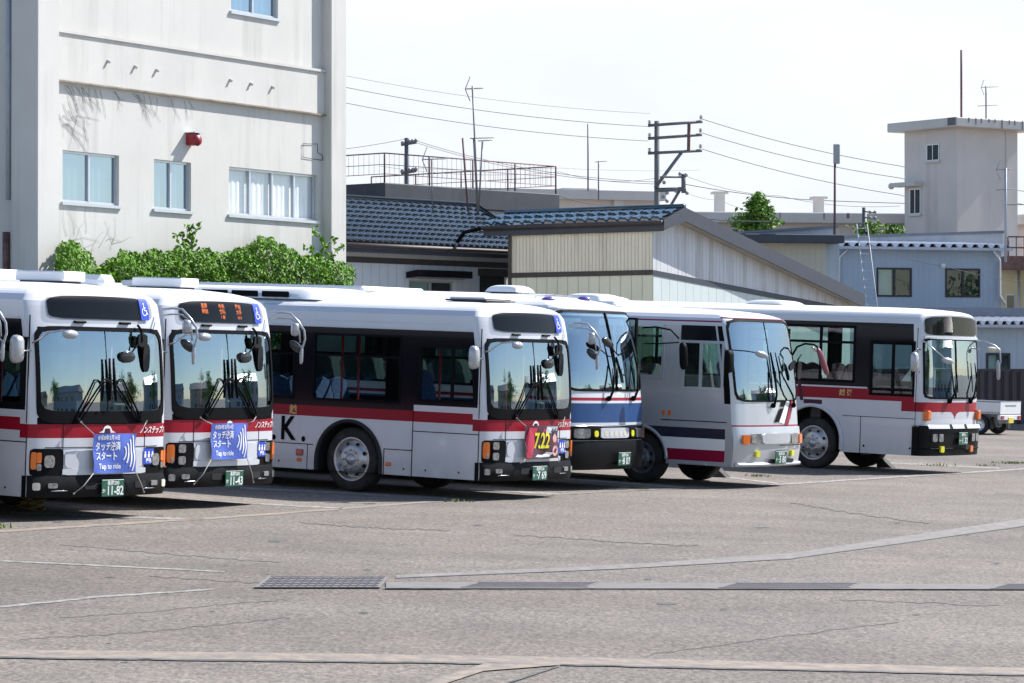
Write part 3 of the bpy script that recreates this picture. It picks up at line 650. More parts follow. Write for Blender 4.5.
# ---- low grey-blue house with tiled roof behind the buses
MA = frame(510, 77, 49.6)
t = thing('tiled_house', 'low grey-blue sided house with a wide dark tiled hip roof and a hooded window', 'house', MA)
xa0 = wl(MA, 300, 245)[0]; xa1 = .4
ze = wl(MA, 430, 246.0, -.5)[1]; zr = wl(MA, 430, 204.8, 4)[1]; ztr = wl(MA, 430, 262.5)[1]; xrr = wl(MA, 475, 208, 4)[0]; xre = .5
b = MB(); b.tube([(xa0 - .3, 4, zr + .05), (xrr, 4, zr + .05), (xre, -.5, ze + .06)], .09, 'tile_blue', 6)
tile_roof(b, (xa0 - .3, -.5, ze), (xre, -.5, ze), (xa0 - .3, 4, zr), (xrr, 4, zr), 9, 38, 'tile_blue', .048)
b.quad((xre, -.5, ze), (xre + 2.0, 4, ze), (xrr, 4, zr), (xrr, 4, zr), 'tile_blue'); b.quad((xa0 - .3, 4, zr), (xrr, 4, zr), (xre + 2, 8.5, ze), (xa0 - .3, 8.5, ze), 'tile_blue'); b.build('roof', t)
b = MB(); b.tube([(xa0 - .3, -.56, ze - .06), (xre, -.56, ze - .06)], .06, 'trim_brown', 8); b.box(xa0 - .3, xre, -.48, -.42, ze - .22, ze - .02, 'fascia_dark'); b.build('gutter', t)
dr = rect(MA, 479.5, 274, 506, 330); wn = rect(MA, 409, 280, 455, 301)
b = MB(); holes_wall(b, xa0, .25, -.3, ztr, 0, [wn, (dr[0], dr[1], -.3, dr[3])], 'siding_blue', .1); b.quad((xa0, .002, ztr), (.25, .002, ztr), (.25, .002, ze + .1), (xa0, .002, ze + .1), 'siding_blue_fine')
b.box(xa0, .25, -.02, -.001, ztr - .07, ztr + .07, 'trim_brown'); b.box(xa0, xa0 + .1, .1, 7, -.3, ze, 'siding_blue'); b.box(.1, .2, .1, 7, -.3, ze, 'siding_blue'); b.quad((xa0, -.45, ze - .12), (.25, -.45, ze - .12), (.25, 0, ze - .10), (xa0, 0, ze - .10), 'soffit'); b.build('wall', t)
f = window(t, *wn, 0, 2, 'alu', 'half', sill=None)
aw = rect(MA, 406, 272, 461, 280)
b = MB(); b.prism([(aw[0], 0, aw[3]), (aw[0], -.38, aw[2] + .20), (aw[0], -.38, aw[2] + .03), (aw[0], 0, aw[2])], (aw[1] - aw[0], 0, 0), 'band_black'); b.build('hood', t)
b = MB(); b.box(dr[0], dr[1], .06, .12, -.3, dr[3], 'alu_dark'); b.box(dr[0] - .06, dr[1] + .06, -.03, .02, dr[3] - .05, dr[3] + .14, 'trim_brown'); b.box(dr[0] + .12, dr[1] - .12, .045, .07, .3, dr[3] - .3, 'room_dark'); b.build('door', t)

# ---- cream workshop with a long shed gable
MR = frame(653, 72, 55.3); MF = frame(653, 72, 55.3 - 90)
t = thing('workshop', 'cream sided workshop with a glossy dark tiled eave and a long stained gable wall', 'building', MR)
xf0 = wl(MF, 511, 260)[0]; xpk, zpk = wl(MR, 684.5, 208.6, -.35); xrt, zrt = wl(MR, 865, 296, -.35); xel, zel = wl(MR, 663.4, 219.5, -.35)
XE = wl(MR, 850, 297, 0)[0]; ztL = wl(MF, 600, 273.5, 0)[1]; xq, zq = wl(MR, 775, 296, 0)
def roofz(x): return zpk + (x - xpk) * ((zrt - zpk) / (xrt - xpk) if x > xpk else (zpk - zel) / (xpk - xel))
DEP = -xf0
b = MB()   # gable wall: upper stained boards and lower sheet, parted by a sloping batten
zc = wl(MR, 653, 272.5, 0)[1]; sl = (zq - zc) / xq; n = 12; X = [XE * i / n for i in range(n + 1)]
for i in range(n):
    a, c = X[i], X[i + 1]; za, zc_ = max(zc + sl * a, -.5), max(zc + sl * c, -.5); ta, tc_ = roofz(a) - .12, roofz(c) - .12; za, zc_ = min(za, ta), min(zc_, tc_)
    b.quad((a, 0, za), (c, 0, zc_), (c, 0, tc_), (a, 0, ta), 'siding_grey_stained'); b.quad((a, 0, -.5), (c, 0, -.5), (c, 0, zc_), (a, 0, za), 'siding_green_grey')
b.quad((0, -.012, zc - .07), (XE, -.012, zc + sl * XE - .07), (XE, -.012, zc + sl * XE + .06), (0, -.012, zc + .06), 'fascia_dark')
b.quad((XE, 0, -.5), (XE, DEP, -.5), (XE, DEP, roofz(XE)), (XE, 0, roofz(XE)), 'siding_grey_stained'); b.build('gable_wall', t)
b = MB(); zte = zel - .28
b.quad((xf0, 0, -.5), (0, 0, -.5), (0, 0, ztL), (xf0, 0, ztL), 'siding_cream'); b.quad((xf0, .003, ztL), (0, .003, ztL), (0, .003, zte + .2), (xf0, .003, zte + .2), 'siding_cream_fine')
b.box(xf0, .01, -.02, -.001, ztL - .06, ztL + .06, 'trim_brown'); b.box(xf0 - .07, xf0 + .02, -.03, .06, -.5, zte, 'trim_brown'); b.box(-.02, .005, -.012, 0.001, ztL + .06, zte, 'siding_cream')
o = b.build('front_wall', t); o.matrix_local = Matrix.Rotation(R(-90), 4, 'Z')
b = MB(); e = .75
tile_roof(b, (xel, DEP + e, zel), (xel, -.35, zel), (xpk, DEP + e, zpk), (xpk, -.35, zpk), 2, 17, 'tile_gloss', .05)
nx = 10
for i in range(nx):
    a = xpk + (xrt - xpk) * i / nx; c = xpk + (xrt - xpk) * (i + 1) / nx; b.quad((a, -.35, roofz(a)), (c, -.35, roofz(c) + .015), (c, DEP + e, roofz(c) + .015), (a, DEP + e, roofz(a)), 'tile_gloss')
b.tube([(xpk, -.36, zpk + .05), (xpk, DEP + e, zpk + .05)], .07, 'tile_gloss', 6); b.build('roof', t)
b = MB(); th = .30
b.prism([(xel, -.37, zel), (xpk, -.37, zpk + .03), (xpk, -.37, zpk - th), (xel, -.37, zel - th * .85)], (0, .05, 0), 'fascia_dark'); b.prism([(xpk, -.37, zpk + .03), (xrt, -.37, zrt + .03), (xrt - .05, -.37, zrt - th), (xpk, -.37, zpk - th)], (0, .05, 0), 'fascia_dark')
b.box(xel, xel + .05, -.32, DEP + e, zel - .26, zel - .01, 'fascia_dark'); b.tube([(xel - .06, -.35, zel - .07), (xel - .06, DEP + e, zel - .07)], .055, 'trim_brown', 8); b.build('fascia', t)
b = MB(); b.quad((xpk, -.32, zpk - th), (xrt, -.32, zrt - th), (xrt, 0, zrt - th + .03), (xpk, 0, zpk - th + .03), 'soffit'); b.quad((xel, -.32, zel - .27), (xpk, -.32, zpk - th), (xpk, 0, zpk - th), (xel, 0, zel - .27), 'soffit'); b.quad((xel, 0, zel - .27), (0, 0, zel - .25), (0, DEP + .3, zel - .25), (xel, DEP + .3, zel - .27), 'soffit'); b.build('soffit', t)
b = MB(); b.tube([(xel - .06, DEP + e, zel - .07), (xel - .1, DEP + e + .5, zel - .16), (xel - .1, DEP + e + .8, zel - .5), (xel, DEP + e + 1.2, zel - .42)], .05, 'trim_black', 8); b.build('drainpipe', t); b = MB(); b.tube([(xel + .1, DEP + .15, zel - .1), (xel + .4, DEP + .06, zel - .5), (xel + .45, DEP + .05, 0)], .05, 'trim_brown', 8); b.build('drainpipe', t)

# ---- flat roofed building with dark parapet and railing
MD = frame(384.5, 95, 49); t = thing('flat_roof_building', 'flat roofed building with a wide dark parapet and thin rusty roof railing', 'building', MD)
xr = wl(MD, 560, 200)[0]; z1 = wl(MD, 384.5, 182.5)[1]; z0 = wl(MD, 384.5, 204)[1]
b = MB(); b.bbox(0, xr, 0, 9, z0, z1, 'dark_band', .03); b.build('parapet', t)
b = MB(); b.box(.25, xr - 1.5, .25, 8.8, -1, z0, 'corr_pale'); o = b.build('wall', t)
b = MB(); hr = .92
def rail(pts, step):
    for (x0, y0), (x1, y1) in zip(pts, pts[1:]):
        L = math.hypot(x1 - x0, y1 - y0); n = max(1, int(L / step))
        for k in range(n + 1): x, y = x0 + (x1 - x0) * k / n, y0 + (y1 - y0) * k / n; b.tube([(x, y, z1), (x, y, z1 + hr)], .028, 'rail_red', 5)
        for hh in (hr, hr * .62, hr * .3): b.tube([(x0, y0, z1 + hh), (x1, y1, z1 + hh)], .022 if hh == hr else .012, 'rail_red', 5)
        m = int(L / .22)
        for k in range(m): x, y = x0 + (x1 - x0) * k / m, y0 + (y1 - y0) * k / m; b.tube([(x, y, z1 + hr * .3), (x, y, z1 + hr)], .006, 'rail_red', 3)
rail([(.1, 8.5), (.1, .1), (xr - .1, .1), (xr - .1, 8.5)], 1.9); b.build('railing', t)

# ---- far beige flats
MG = frame(560, 165, 20); t = thing('distant_building', 'pale beige flat roofed building far behind the dark parapet', 'building', MG)
def zc_(py, yy=0, px=600, M=None): return wl(M or MG, px, py, yy)[1]
x1 = wl(MG, 655, 195)[0]; b = MB(); b.box(-6, x1, 0, 8, -1, zc_(199), 'concrete_beige'); b.box(wl(MG, 612, 195)[0], wl(MG, 622, 195)[0], -.3, 0, -1, zc_(192), 'concrete_pale'); b.build('wall', t)
b = MB(); b.box(-6, x1 + .4, -.6, 8, zc_(200), zc_(191), 'concrete_pale'); b.box(wl(MG, 570, 190)[0], x1 - 3, 1, 7, zc_(191), zc_(187.5), 'concrete_pale'); b.build('roof', t)

# ---- long beige building with stair tower
MH = frame(800, 132, 9); t = thing('long_concrete_building', 'long beige concrete building with stained flat parapet, two roof vents and a square stair tower', 'building', MH)
def Hx(px, y=0): return wl(MH, px, 215, y)[0]
zP = wl(MH, 805, 213)[1]; zQ = wl(MH, 805, 223.5)[1]
b = MB(); b.bbox(Hx(560), Hx(1120), -.5, 12, zQ, zP, 'concrete_pale', .03); b.build('parapet', t)
b = MB(); b.box(Hx(560) + .3, Hx(1120) - .3, .1, 11.5, -1.5, zQ, 'concrete_beige'); b.build('wall', t)
b = MB()
for px, wd in [(916, .05), (919.5, .1), (922.5, .09), (927, .06), (931, .05), (936, .04), (955, .12), (848, .12), (824, .05), (780, .04), (738, .05)]:
    x = Hx(px, -.5); hh = rnd.uniform(.3, .45) * (1 if px > 900 else .8); b.box(x - wd / 2, x + wd / 2, -.504, -.5, zP - hh, zP - .02, 'concrete_stain')
b.build('rain_stain', t)
for px, pt in [(719.5, 193), (818.5, 198)]:
    x = Hx(px, 3); z = wl(MH, px, pt, 3)[1]; b = MB(); b.box(x - .2, x + .2, 2.8, 3.2, zP - .1, z - .05, 'concrete_pale'); b.box(x - .33, x + .33, 2.67, 3.33, z - .05, z + .05, 'concrete_pale'); b.build('roof_vent', t)
MT = MH.inverted() @ frame(957.5, 128, 35); MTw = frame(957.5, 128, 35)
tw = bpy.data.objects.new('stair_tower', None)
xT = wl(MTw, 1017.5, 160)[0]; MTl = frame(957.5, 128, -55); lT = -wl(MTl, 904.5, 160)[0]; zT = wl(MTw, 957.5, 127.5)[1]; zT2 = wl(MTw, 957.5, 118.4)[1]
b = MB(); b.box(0, xT, 0, lT, 0, zT, 'concrete_beige'); b.box(xT * .80, xT * .84, -.05, 0, zP, zT, 'concrete_beige'); o = b.build('stair_tower', t); o.matrix_local = MT; tower = o
b = MB(); b.bbox(-.55, xT + .9, -.55, lT + .5, zT, zT2, 'concrete_pale', .03)
for k in range(9): x = .1 + k * .38 + rnd.uniform(-.1, .1); hh = rnd.uniform(.12, .4); b.box(x, x + .07, -.554, -.55, zT2 - hh, zT2, 'concrete_stain')
b.box(-.554, -.55, -.5, .0, zT + .05, zT2, 'concrete_stain'); b.build('tower_roof', tower)
def rl(px0, py0, px1, py1): return rect(MTl, px0, py0, px1, py1)
RZ = Matrix.Rotation(R(-90), 4, 'Z')
wq = rl(927, 144.5, 939.5, 160.5); dq = rl(910, 189, 921, 214)
def twindow(x0, x1, z0, z1, nm, fm):
    b = MB(); b.box(x0, x1, -.03, .02, z0, z1, fm); b.box((x0 + x1) / 2 - .02, (x0 + x1) / 2 + .02, -.045, -.03, z0, z1, 'alu'); f = b.build(nm, tower); f.matrix_local = RZ
    MB().box(x0 + .05, x1 - .05, -.034, -.031, z0 + .05, z1 - .05, 'room_dark').build('pane', f); MB().box(x0 - .05, x1 + .05, -.1, -.03, z0 - .08, z0, 'concrete_pale').build('sill', f)
twindow(*wq, 'window', 'alu'); twindow(*dq, 'door', 'alu')
b = MB(); cp = rl(900, 183.5, 923, 186); b.box(cp[0], cp[1], -.5, 0, cp[2], cp[3], 'concrete_pale'); b.ball((cp[0] - .05, -.45, cp[2] + .05), .14, 'concrete_pale'); o = b.build('door_canopy', tower); o.matrix_local = RZ

# ---- blue-grey house on the right, its low annex, dark eaved house and balcony house
def corr_eave(b, x0, x1, y0, y1, z0, z1, n, m='corr_pale', t=.12):
    """folded sheet roof seen at its eave: trapezoid ribs"""
    for k in range(n):
        a = x0 + (x1 - x0) * k / n; d = (x1 - x0) / n
        pr = [(0, 0), (.18, 0), (.38, 1), (.68, 1), (.88, 0), (1, 0)]
        for (p, q), (r_, s_) in zip(pr, pr[1:]):
            b.quad((a + p * d, y0, z0 + q * t), (a + r_ * d, y0, z0 + s_ * t), (a + r_ * d, y1, z1 + s_ * t), (a + p * d, y1, z1 + q * t), m)
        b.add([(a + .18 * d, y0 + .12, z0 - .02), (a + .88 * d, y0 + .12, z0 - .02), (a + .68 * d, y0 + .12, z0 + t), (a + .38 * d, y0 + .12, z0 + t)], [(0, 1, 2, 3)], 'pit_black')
MC = frame(842, 103, 17); t = thing('blue_grey_house', 'two storey blue-grey house with folded sheet eave and two black framed windows', 'house', MC)
cx1 = wl(MC, 1001, 270)[0]; zE = wl(MC, 900, 248)[1]; cw1 = rect(MC, 876.4, 267.6, 911.6, 297); cw2 = rect(MC, 945.2, 268.6, 980, 298)
cw2 = (cw2[0], cw2[1], cw1[2], cw1[3])
b = MB(); holes_wall(b, -1, cx1, -1, zE, 0, [cw1, cw2], 'wall_blue_grey', .1); b.box(cx1 - .01, cx1, .0, 7, -1, zE, 'wall_blue_grey'); b.box(-1, -.99, 0, 7, -1, zE, 'wall_blue_grey'); b.build('wall', t)
for c in (cw1, cw2): window(t, *c, 0, 2, 'alu_dark', 'half' if c is cw1 else 'room_dark', 'clear_side_glass', .06, sill=None, off=-.03, half=.45)
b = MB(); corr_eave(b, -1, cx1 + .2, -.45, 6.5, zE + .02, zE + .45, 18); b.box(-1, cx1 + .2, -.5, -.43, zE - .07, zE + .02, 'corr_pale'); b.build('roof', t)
zA = wl(MC, 845, 238.5, 4)[1]; zB = wl(MC, 1002, 233, 4)[1]; xA, xB = wl(MC, 835, 238, 4)[0], wl(MC, 1003, 233, 4)[0]
b = MB(); b.prism([(xA, 4, zE), (xB, 4, zE), (xB, 4, zB), (xA, 4, zA)], (0, 2, 0), 'corr_pale'); b.prism([(xA, 3.9, zA), (xB + .1, 3.9, zB), (xB + .1, 3.9, zB + .09), (xA, 3.9, zA + .09)], (0, 2.2, 0), 'corr_dark'); b.build('upper_roof', t)
b = MB(); x = wl(MC, 999.5, 270, -.1)[0]; zz0 = wl(MC, 999, 296, -.1)[1]; b.tube([(x - .3, -.3, zE - .05), (x, -.1, zE - .4), (x, -.1, zz0), (x + .22, -.1, zz0 - .3)], .06, 'alu', 8)
b.build('drainpipe', t); b = MB(); x = wl(MC, 839.5, 255, -.1)[0]; b.tube([(x + .2, -.3, zE - .05), (x, -.1, zE - .35), (x, -.1, 1.0)], .05, 'alu', 8); b.build('drainpipe', t)
b = MB(); x, z = wl(MC, 943.3, 265.5, -.1); b.ball((x, -.1, z), .09, 'paint_white'); b.box(x - .05, x + .05, -.05, 0, z - .05, z + .08, 'paint_white'); b.build('wall_lamp', t)
ME = frame(960, 98, 17); t = thing('sheet_roof_annex', 'low blue-grey annex with folded sheet eave behind the brown fence', 'building', ME)
x1 = wl(ME, 1075, 350)[0]; zE = wl(ME, 1000, 325.5)[1]; ew = rect(ME, 986, 353, 1010, 384)
b = MB(); holes_wall(b, -3, x1, -1, zE, 0, [ew], 'wall_annex', .1); b.box(-3, -2.98, 0, 2.6, -1, zE, 'wall_annex'); b.box(x1 - .02, x1, 0, 2.6, -1, zE, 'wall_annex'); b.build('wall', t)
window(t, *ew, 0, 2, 'alu_dark', 'half', fw=.07, sill=None, off=-.03, half=.0001 + .5)
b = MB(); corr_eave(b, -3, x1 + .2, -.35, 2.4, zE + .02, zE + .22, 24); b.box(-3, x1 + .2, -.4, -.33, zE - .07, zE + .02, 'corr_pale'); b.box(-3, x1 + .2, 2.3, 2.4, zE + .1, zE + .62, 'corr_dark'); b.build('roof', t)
MK = frame(748, 95, 14); t = thing('dark_eaved_house', 'small tan house with a dark flat eave behind the long stained gable', 'house', MK)
kx = wl(MK, 845, 240, -.6)[0]; kz0 = wl(MK, 800, 242.5, -.6)[1]; kz1 = wl(MK, 800, 234.2, -.6)[1]
b = MB(); b.bbox(-.3, kx, -.6, 6, kz0, kz1, 'fascia_dark', .02); x0, za = wl(MK, 745, 233.5, 2); x1, zb = wl(MK, 836, 228, 2)
b.prism([(x0, 2, kz1), (x1, 2, kz1), (x1, 2, zb), (x0, 2, za)], (0, 3, 0), 'wall_annex'); b.prism([(x0 - .1, 1.9, za), (x1 + .05, 1.9, zb), (x1 + .05, 1.9, zb + .09), (x0 - .1, 1.9, za + .07)], (0, 3.2, 0), 'corr_dark'); b.build('roof', t)
b = MB(); xw = wl(MK, 826, 250)[0]; b.box(0, xw, 0, 5.8, -1, kz0, 'wall_tan'); b.box(xw, xw + .55, .3, 5.8, -1, kz0, 'wall_annex'); b.build('wall', t)
MY = frame(1002, 112, 8); t = thing('balcony_house', 'yellow-beige house with a rusty red balcony at the right edge', 'house', MY)
yx1 = wl(MY, 1090, 280)[0]; yz = wl(MY, 1010, 270)[1]; yz2 = wl(MY, 1010, 257)[1]; yz3 = wl(MY, 1010, 238)[1]
wy = rect(MY, 1006, 294, 1016, 312)
b = MB(); holes_wall(b, -.2, yx1, -1, yz3 - .8, 0, [wy], 'yellow_wall', .1); b.box(-.2, -.18, 0, 5, -1, yz3 - .8, 'yellow_wall'); b.build('wall', t)
window(t, *wy, 0, 1, 'alu', 'room_dark', sill=None)
b = MB(); b.box(-.1, yx1, -1.0, 0, yz, yz2, 'rust'); b.build('balcony', t)
b = MB()
for k in range(12): x = -.05 + k * .3; b.tube([(x, -.95, yz2), (x, -.95, yz3)], .02 if k % 4 else .035, 'rail_red', 5)
for z in (yz3, yz2 + .3): b.tube([(-.05, -.95, z), (yx1, -.95, z)], .03, 'rail_red', 5)
b.build('railing', t)
x = wl(MY, 1018.5, 290, -.1)[0]; MB().tube([(x, -.1, 0), (x, -.1, yz)], .05, 'alu', 8).build('drainpipe', t)

# ---- brown slatted fence
MN = frame(930, 91, 2); t = thing('slat_fence', 'dark brown vertical slat fence at the back of the yard', 'fence', MN)
fx1 = wl(MN, 1080, 400)[0]; zt = wl(MN, 1000, 370.8)[1]; b = MB(); n = int((fx1 + 6) / .24)
for k in range(n):
    x = -6 + k * .24; b.prism([(x, 0, .08), (x + .05, -.06, .08), (x + .17, -.06, .08), (x + .22, 0, .08)], (0, 0, zt - .08), 'fence_brown')
b.box(-6, fx1, .0, .03, .08, zt - .01, 'fence_brown'); b.build('slats', t)
b = MB(); b.box(-6, fx1, -.08, -.01, zt, zt + .06, 'fence_brown'); b.box(-6, fx1, -.07, .05, -.1, .08, 'concrete_stain'); b.build('rail', t)

# ---- ladder
MQ = frame(869, 102.5, 17); x0, z0 = wl(MQ, 869, 306); xa, za = wl(MQ, 862.5, 224)
t = thing('ladder', 'aluminium ladder leaning on the blue-grey house', 'ladder', MQ)
b = MB(); L0 = (-.2 + .0, -.9, -.3); dx = xa - x0
for s in (-.19, .19): b.tube([(s - dx * .35, -1.1, .1), (s + dx, .05, za)], .02, 'steel_painted', 6)
b.build('rails', t); b = MB()
for k in range(22): f = (k + .5) / 22; x = -dx * .35 + dx * 1.35 * f; y = -1.1 + 1.15 * f; z = .1 + (za - .1) * f; b.tube([(x - .19, y, z), (x + .19, y, z)], .014, 'alu', 5)
b.build('rungs', t)

# ================================================================== trees behind the roofs
def tree(px, py, Y, hw, hh, label, n, cone=True, leaf=.13):
    M = frame(px, Y, 0); t = thing('tree', label, 'tree', M); z = wl(M, px, py)[1]
    b = MB(); b.tube([(0, 0, -.1), (.03, .02, z * .5), (0, 0, z + hh * .6)], [.14, .1, .02], 'bark', 7)
    limbs = []
    for k in range(7): a = k * 2.4; q = z - hh * .5 + k * hh * .18; e = (math.cos(a) * hw * .75, math.sin(a) * hw * .75, q + hh * .35); b.tube([(0, 0, q - .2), (e[0] * .5, e[1] * .5, q + .1), e], [.05, .03, .01], 'bark', 5); limbs.append(e)
    b.build('trunk', t); b = MB()
    cl = [((rnd.gauss(0, .45) * hw, rnd.gauss(0, .45) * hw, z + rnd.uniform(-1, .8) * hh), rnd.uniform(.25, .5)) for _ in range(26)] + [(e, .4) for e in limbs] + [((0, 0, z + hh * .85), .22), ((.1 * hw, 0, z + hh), .15), ((-.12 * hw, 0, z + hh * .95), .14)]
    for k in range(n):
        (cx_, cy, cz), r = rnd.choice(cl); f = (cz - z) / hh
        taper = (1 - max(0, f) * .75) if cone else 1
        leafquad(b, (cx_ * taper + rnd.gauss(0, r * hw * .55 * taper), cy * taper + rnd.gauss(0, r * hw * .5), cz + rnd.gauss(0, r * hh * .35)), rnd.uniform(leaf * .6, leaf * 1.2), 'leaf_tree_light' if rnd.random() < .3 else 'leaf_tree', (.2, -.3, .8))
    b.build('crown', t)
tree(758, 218, 112, .72, .80, 'bushy light green tree with a pointed top above the dark eaved house', 2600, True, .10)
tree(868, 232, 118, .62, .35, 'small yellow-green tree top behind the ladder and sheet roof', 330, False, .10)
tree(893, 233, 120, .45, .30, 'smaller sparse green shrub top right of the ladder', 200, False, .10)

# ---- neighbours across the street to the right of the frame: the windscreens mirror them
def side_house(X, Y, hd, wd, dp, hh, label, m, rm):
    t = thing('house', label, 'house', Matrix.Translation((X, Y, gz(X, Y))) @ Matrix.Rotation(R(hd), 4, 'Z'))
    wins = [(1.0 + 2.6 * k, 2.4 + 2.6 * k, z, z + 1.2) for k in range(int((wd - 1.5) / 2.6)) for z in (1.0, 3.8) if z + 1.6 < hh]
    b = MB(); holes_wall(b, 0, wd, -.5, hh, 0, wins, m); b.box(0, .02, 0, dp, -.5, hh, m); b.box(wd - .02, wd, 0, dp, -.5, hh, m); b.box(0, wd, dp - .02, dp, -.5, hh, m); b.build('wall', t)
    for q in wins: window(t, *q, 0, 2, 'alu', 'room_dark', sill=None)
    b = MB(); b.prism([(-.5, -.6, hh), (-.5, dp / 2, hh + 1.8), (-.5, dp + .6, hh)], (wd + 1, 0, 0), rm); b.build('roof', t)
side_house(62, 40, -70, 13, 8, 6.0, 'two storey pale house outside the right of the frame, nearest the street', 'wall_blue_grey', 'tile_blue')
side_house(66, 60, -75, 11, 8, 5.8, 'two storey tan house outside the right of the frame, farther down the street', 'wall_tan', 'fascia_dark')
def side_tree(X, Y, h, r, label):
    t = thing('tree', label, 'tree', Vector((X, Y, gz(X, Y))), 'trees across the street')
    b = MB(); b.tube([(0, 0, -.2), (.1, 0, h * .35), (0, .1, h * .8)], [.25, .18, .05], 'bark', 7); b.build('trunk', t); b = MB()
    cl = [(rnd.gauss(0, .45) * r, rnd.gauss(0, .45) * r, h * rnd.uniform(.4, .95), rnd.uniform(.25, .5) * r) for _ in range(22)]
    for k in range(1500): x, y, z, q = rnd.choice(cl); leafquad(b, (x + rnd.gauss(0, q * .5), y + rnd.gauss(0, q * .5), z + rnd.gauss(0, q * .5)), rnd.uniform(.15, .3), 'leaf_tree')
    b.build('crown', t)
side_house(60, 84, -80, 16, 9, 6.4, 'long pale house outside the frame, beyond the tan one', 'wall_annex', 'tile_blue')
side_house(70, 14, -68, 14, 9, 5.6, 'tan house outside the frame, level with the camera', 'wall_tan', 'fascia_dark')
for a in [(58, 58, 8.5, 3.0, 'broad leafed tree between the two houses outside the frame'), (64, 28, 9.5, 3.4, 'tall leafy tree outside the frame, nearest the camera'), (56, 74, 8.0, 2.8, 'round leafy tree outside the frame, farthest down the street')]: side_tree(*a)
# ================================================================== poles, antennas, wires
def wpt(px, py, Y): return P(px, py, Y)
def pole(px, ptop, Y, r, label, build, mname='pole_concrete'):
    M = frame(px, Y, 0); t = thing('utility_pole', label, 'utility pole', M); z = wl(M, px, ptop)[1]
    MB().tube([(0, 0, -.2), (0, 0, z)], [r * 1.25, r], mname, 12).build('mast', t); build(t, M, z); return t
def bld(t, M, z):
    L = lambda px, py, y=0: (lambda q: Vector((q[0], y, q[1])))(wl(M, px, py, y))
    for (x0, y0, x1, y1) in [(648, 125.6, 702.5, 121.6), (648, 138.6, 702, 134.7), (648, 153.3, 702, 150.6)]:
        MB().tube([L(x0, y0, -.14), L(x1, y1, -.14)], .075, 'pole_steel', 6).build('crossarm', t)
        for px, py in [(x0 + 1.5, y0), (x1 - 1.5, y1 - 1)]:
            a = L(px, py, -.14); b = MB()
            for k in range(3): b.lathe([(.03, 0), (.10, .02), (.03, .06)], (a.x, a.y, a.z + .06 + k * .07), (0, 0, 1), 'insulator', 10)
            b.build('insulator', t)
    b = MB(); b.tube([L(689, 122.5, -.14), L(688.5, 151.5, -.14)], .09, 'rust', 6); b.tube([L(681.5, 152.5, -.14), L(655, 188, -.14)], .085, 'pole_steel', 6); b.tube([L(670.5, 206, -.14), L(680.5, 189, -.14)], .07, 'pole_steel', 6)
    b.tube([L(683.5, 174, -.2), L(683.5, 193, -.2)], .12, 'pole_steel', 6); b.tube([L(660, 177.2, -.2), L(686, 177.2, -.2)], .05, 'pole_steel', 5); b.tube([L(657, 190, -.2), L(686, 189, -.2)], .11, 'pole_steel', 6); b.build('bracket', t)
    b = MB()
    for px, py in [(664, 182.5), (667, 193), (664, 176), (680, 174), (686, 175), (687, 193), (663, 197), (667, 201), (676, 191)]: MB().ball(L(px, py, -.25), .10, 'insulator', n=7, k=4).build('insulator', t)
pole(657, 121, 150, .125, 'dark utility pole with three long crossarms rising behind the workshop roof', bld)
def bld2(t, M, z):
    L = lambda px, py, y=0: (lambda q: Vector((q[0], y, q[1])))(wl(M, px, py, y))
    b = MB()
    for y0 in (145.0, 173.5): b.tube([L(401, y0, -.2), L(416.5, y0 - 2.5, -.2)], .07, 'pole_steel', 6)
    b.build('crossarm', t); b = MB()
    for px, py in [(402.5, 143), (409, 141), (412.5, 141), (416, 140.5), (402, 171.5), (409.5, 170), (413, 169.5), (416, 169)]: MB().ball(L(px, py, -.2), .11, 'insulator', n=7, k=4).build('insulator', t)
pole(407, 138, 165, .14, 'short looking grey utility pole behind the railed flat roof', bld2, 'pole_steel')
def bld3(t, M, z):
    L = lambda px, py, y=0: (lambda q: Vector((q[0], y, q[1])))(wl(M, px, py, y))
    b = MB()
    for y0 in (211.5, 217.5, 223.5): b.tube([L(864, y0, -.15), L(876, y0 + 1.5, -.15)], .03, 'pole_steel', 5)
    b.build('crossarm', t); b = MB()
    for y0 in (212, 218, 224):
        for px in (870, 875): MB().ball(L(px, y0, -.15), .07, 'insulator', n=7, k=4).build('insulator', t)
pole(864.5, 207.5, 122, .09, 'small blue-grey service pole behind the ladder top', bld3, 'pole_steel')

def mast(px, ptop, pbot, Y, r, label, booms=(), m='antenna_metal', pxb=None, name='tv_antenna', cat='antenna', braces=()):
    """mast with yagi antennas; booms = (px0, px1, py, n elements, v-shaped reflector)"""
    M = frame(px, Y, 0); z0 = wl(M, px, pbot)[1]; M0 = M @ Matrix.Translation((0, 0, z0)); t = thing(name, label, cat, M0)
    L = lambda a, c, y=0: (lambda q: Vector((q[0], y, q[1] - z0)))(wl(M, a, c, y))
    b = MB(); b.tube([L(pxb if pxb else px, pbot), L(px, ptop)], r, m, 6)
    for q in braces: b.tube([L(q[0], q[1]), L(q[2], q[3])], r * .8, m, 5)
    b.build('mast', t)
    for (a, c, py, n, vee) in booms:
        b = MB(); p, q = L(a, py), L(c, py - .8); b.tube([p, q], .012, 'antenna_metal', 5)
        for k in range(n):
            e = p.lerp(q, (k + .5) / n); h = .22 - .006 * k; b.tube([e - Vector((.02, h, 0)), e + Vector((.02, h, 0))], .008, 'antenna_metal', 4)
        if vee:
            b.tube([p + Vector((-.02, 0, 0)), p + Vector((.10, 0, .30))], .014, 'antenna_metal', 4); b.tube([p + Vector((-.02, 0, 0)), p + Vector((.10, 0, -.30))], .014, 'antenna_metal', 4)
            b.tube([p + Vector((.10, -.25, .30)), p + Vector((.10, .25, .30))], .008, 'antenna_metal', 4); b.tube([p + Vector((.10, -.25, -.30)), p + Vector((.10, .25, -.30))], .008, 'antenna_metal', 4)
        b.build('yagi', t)
    return t
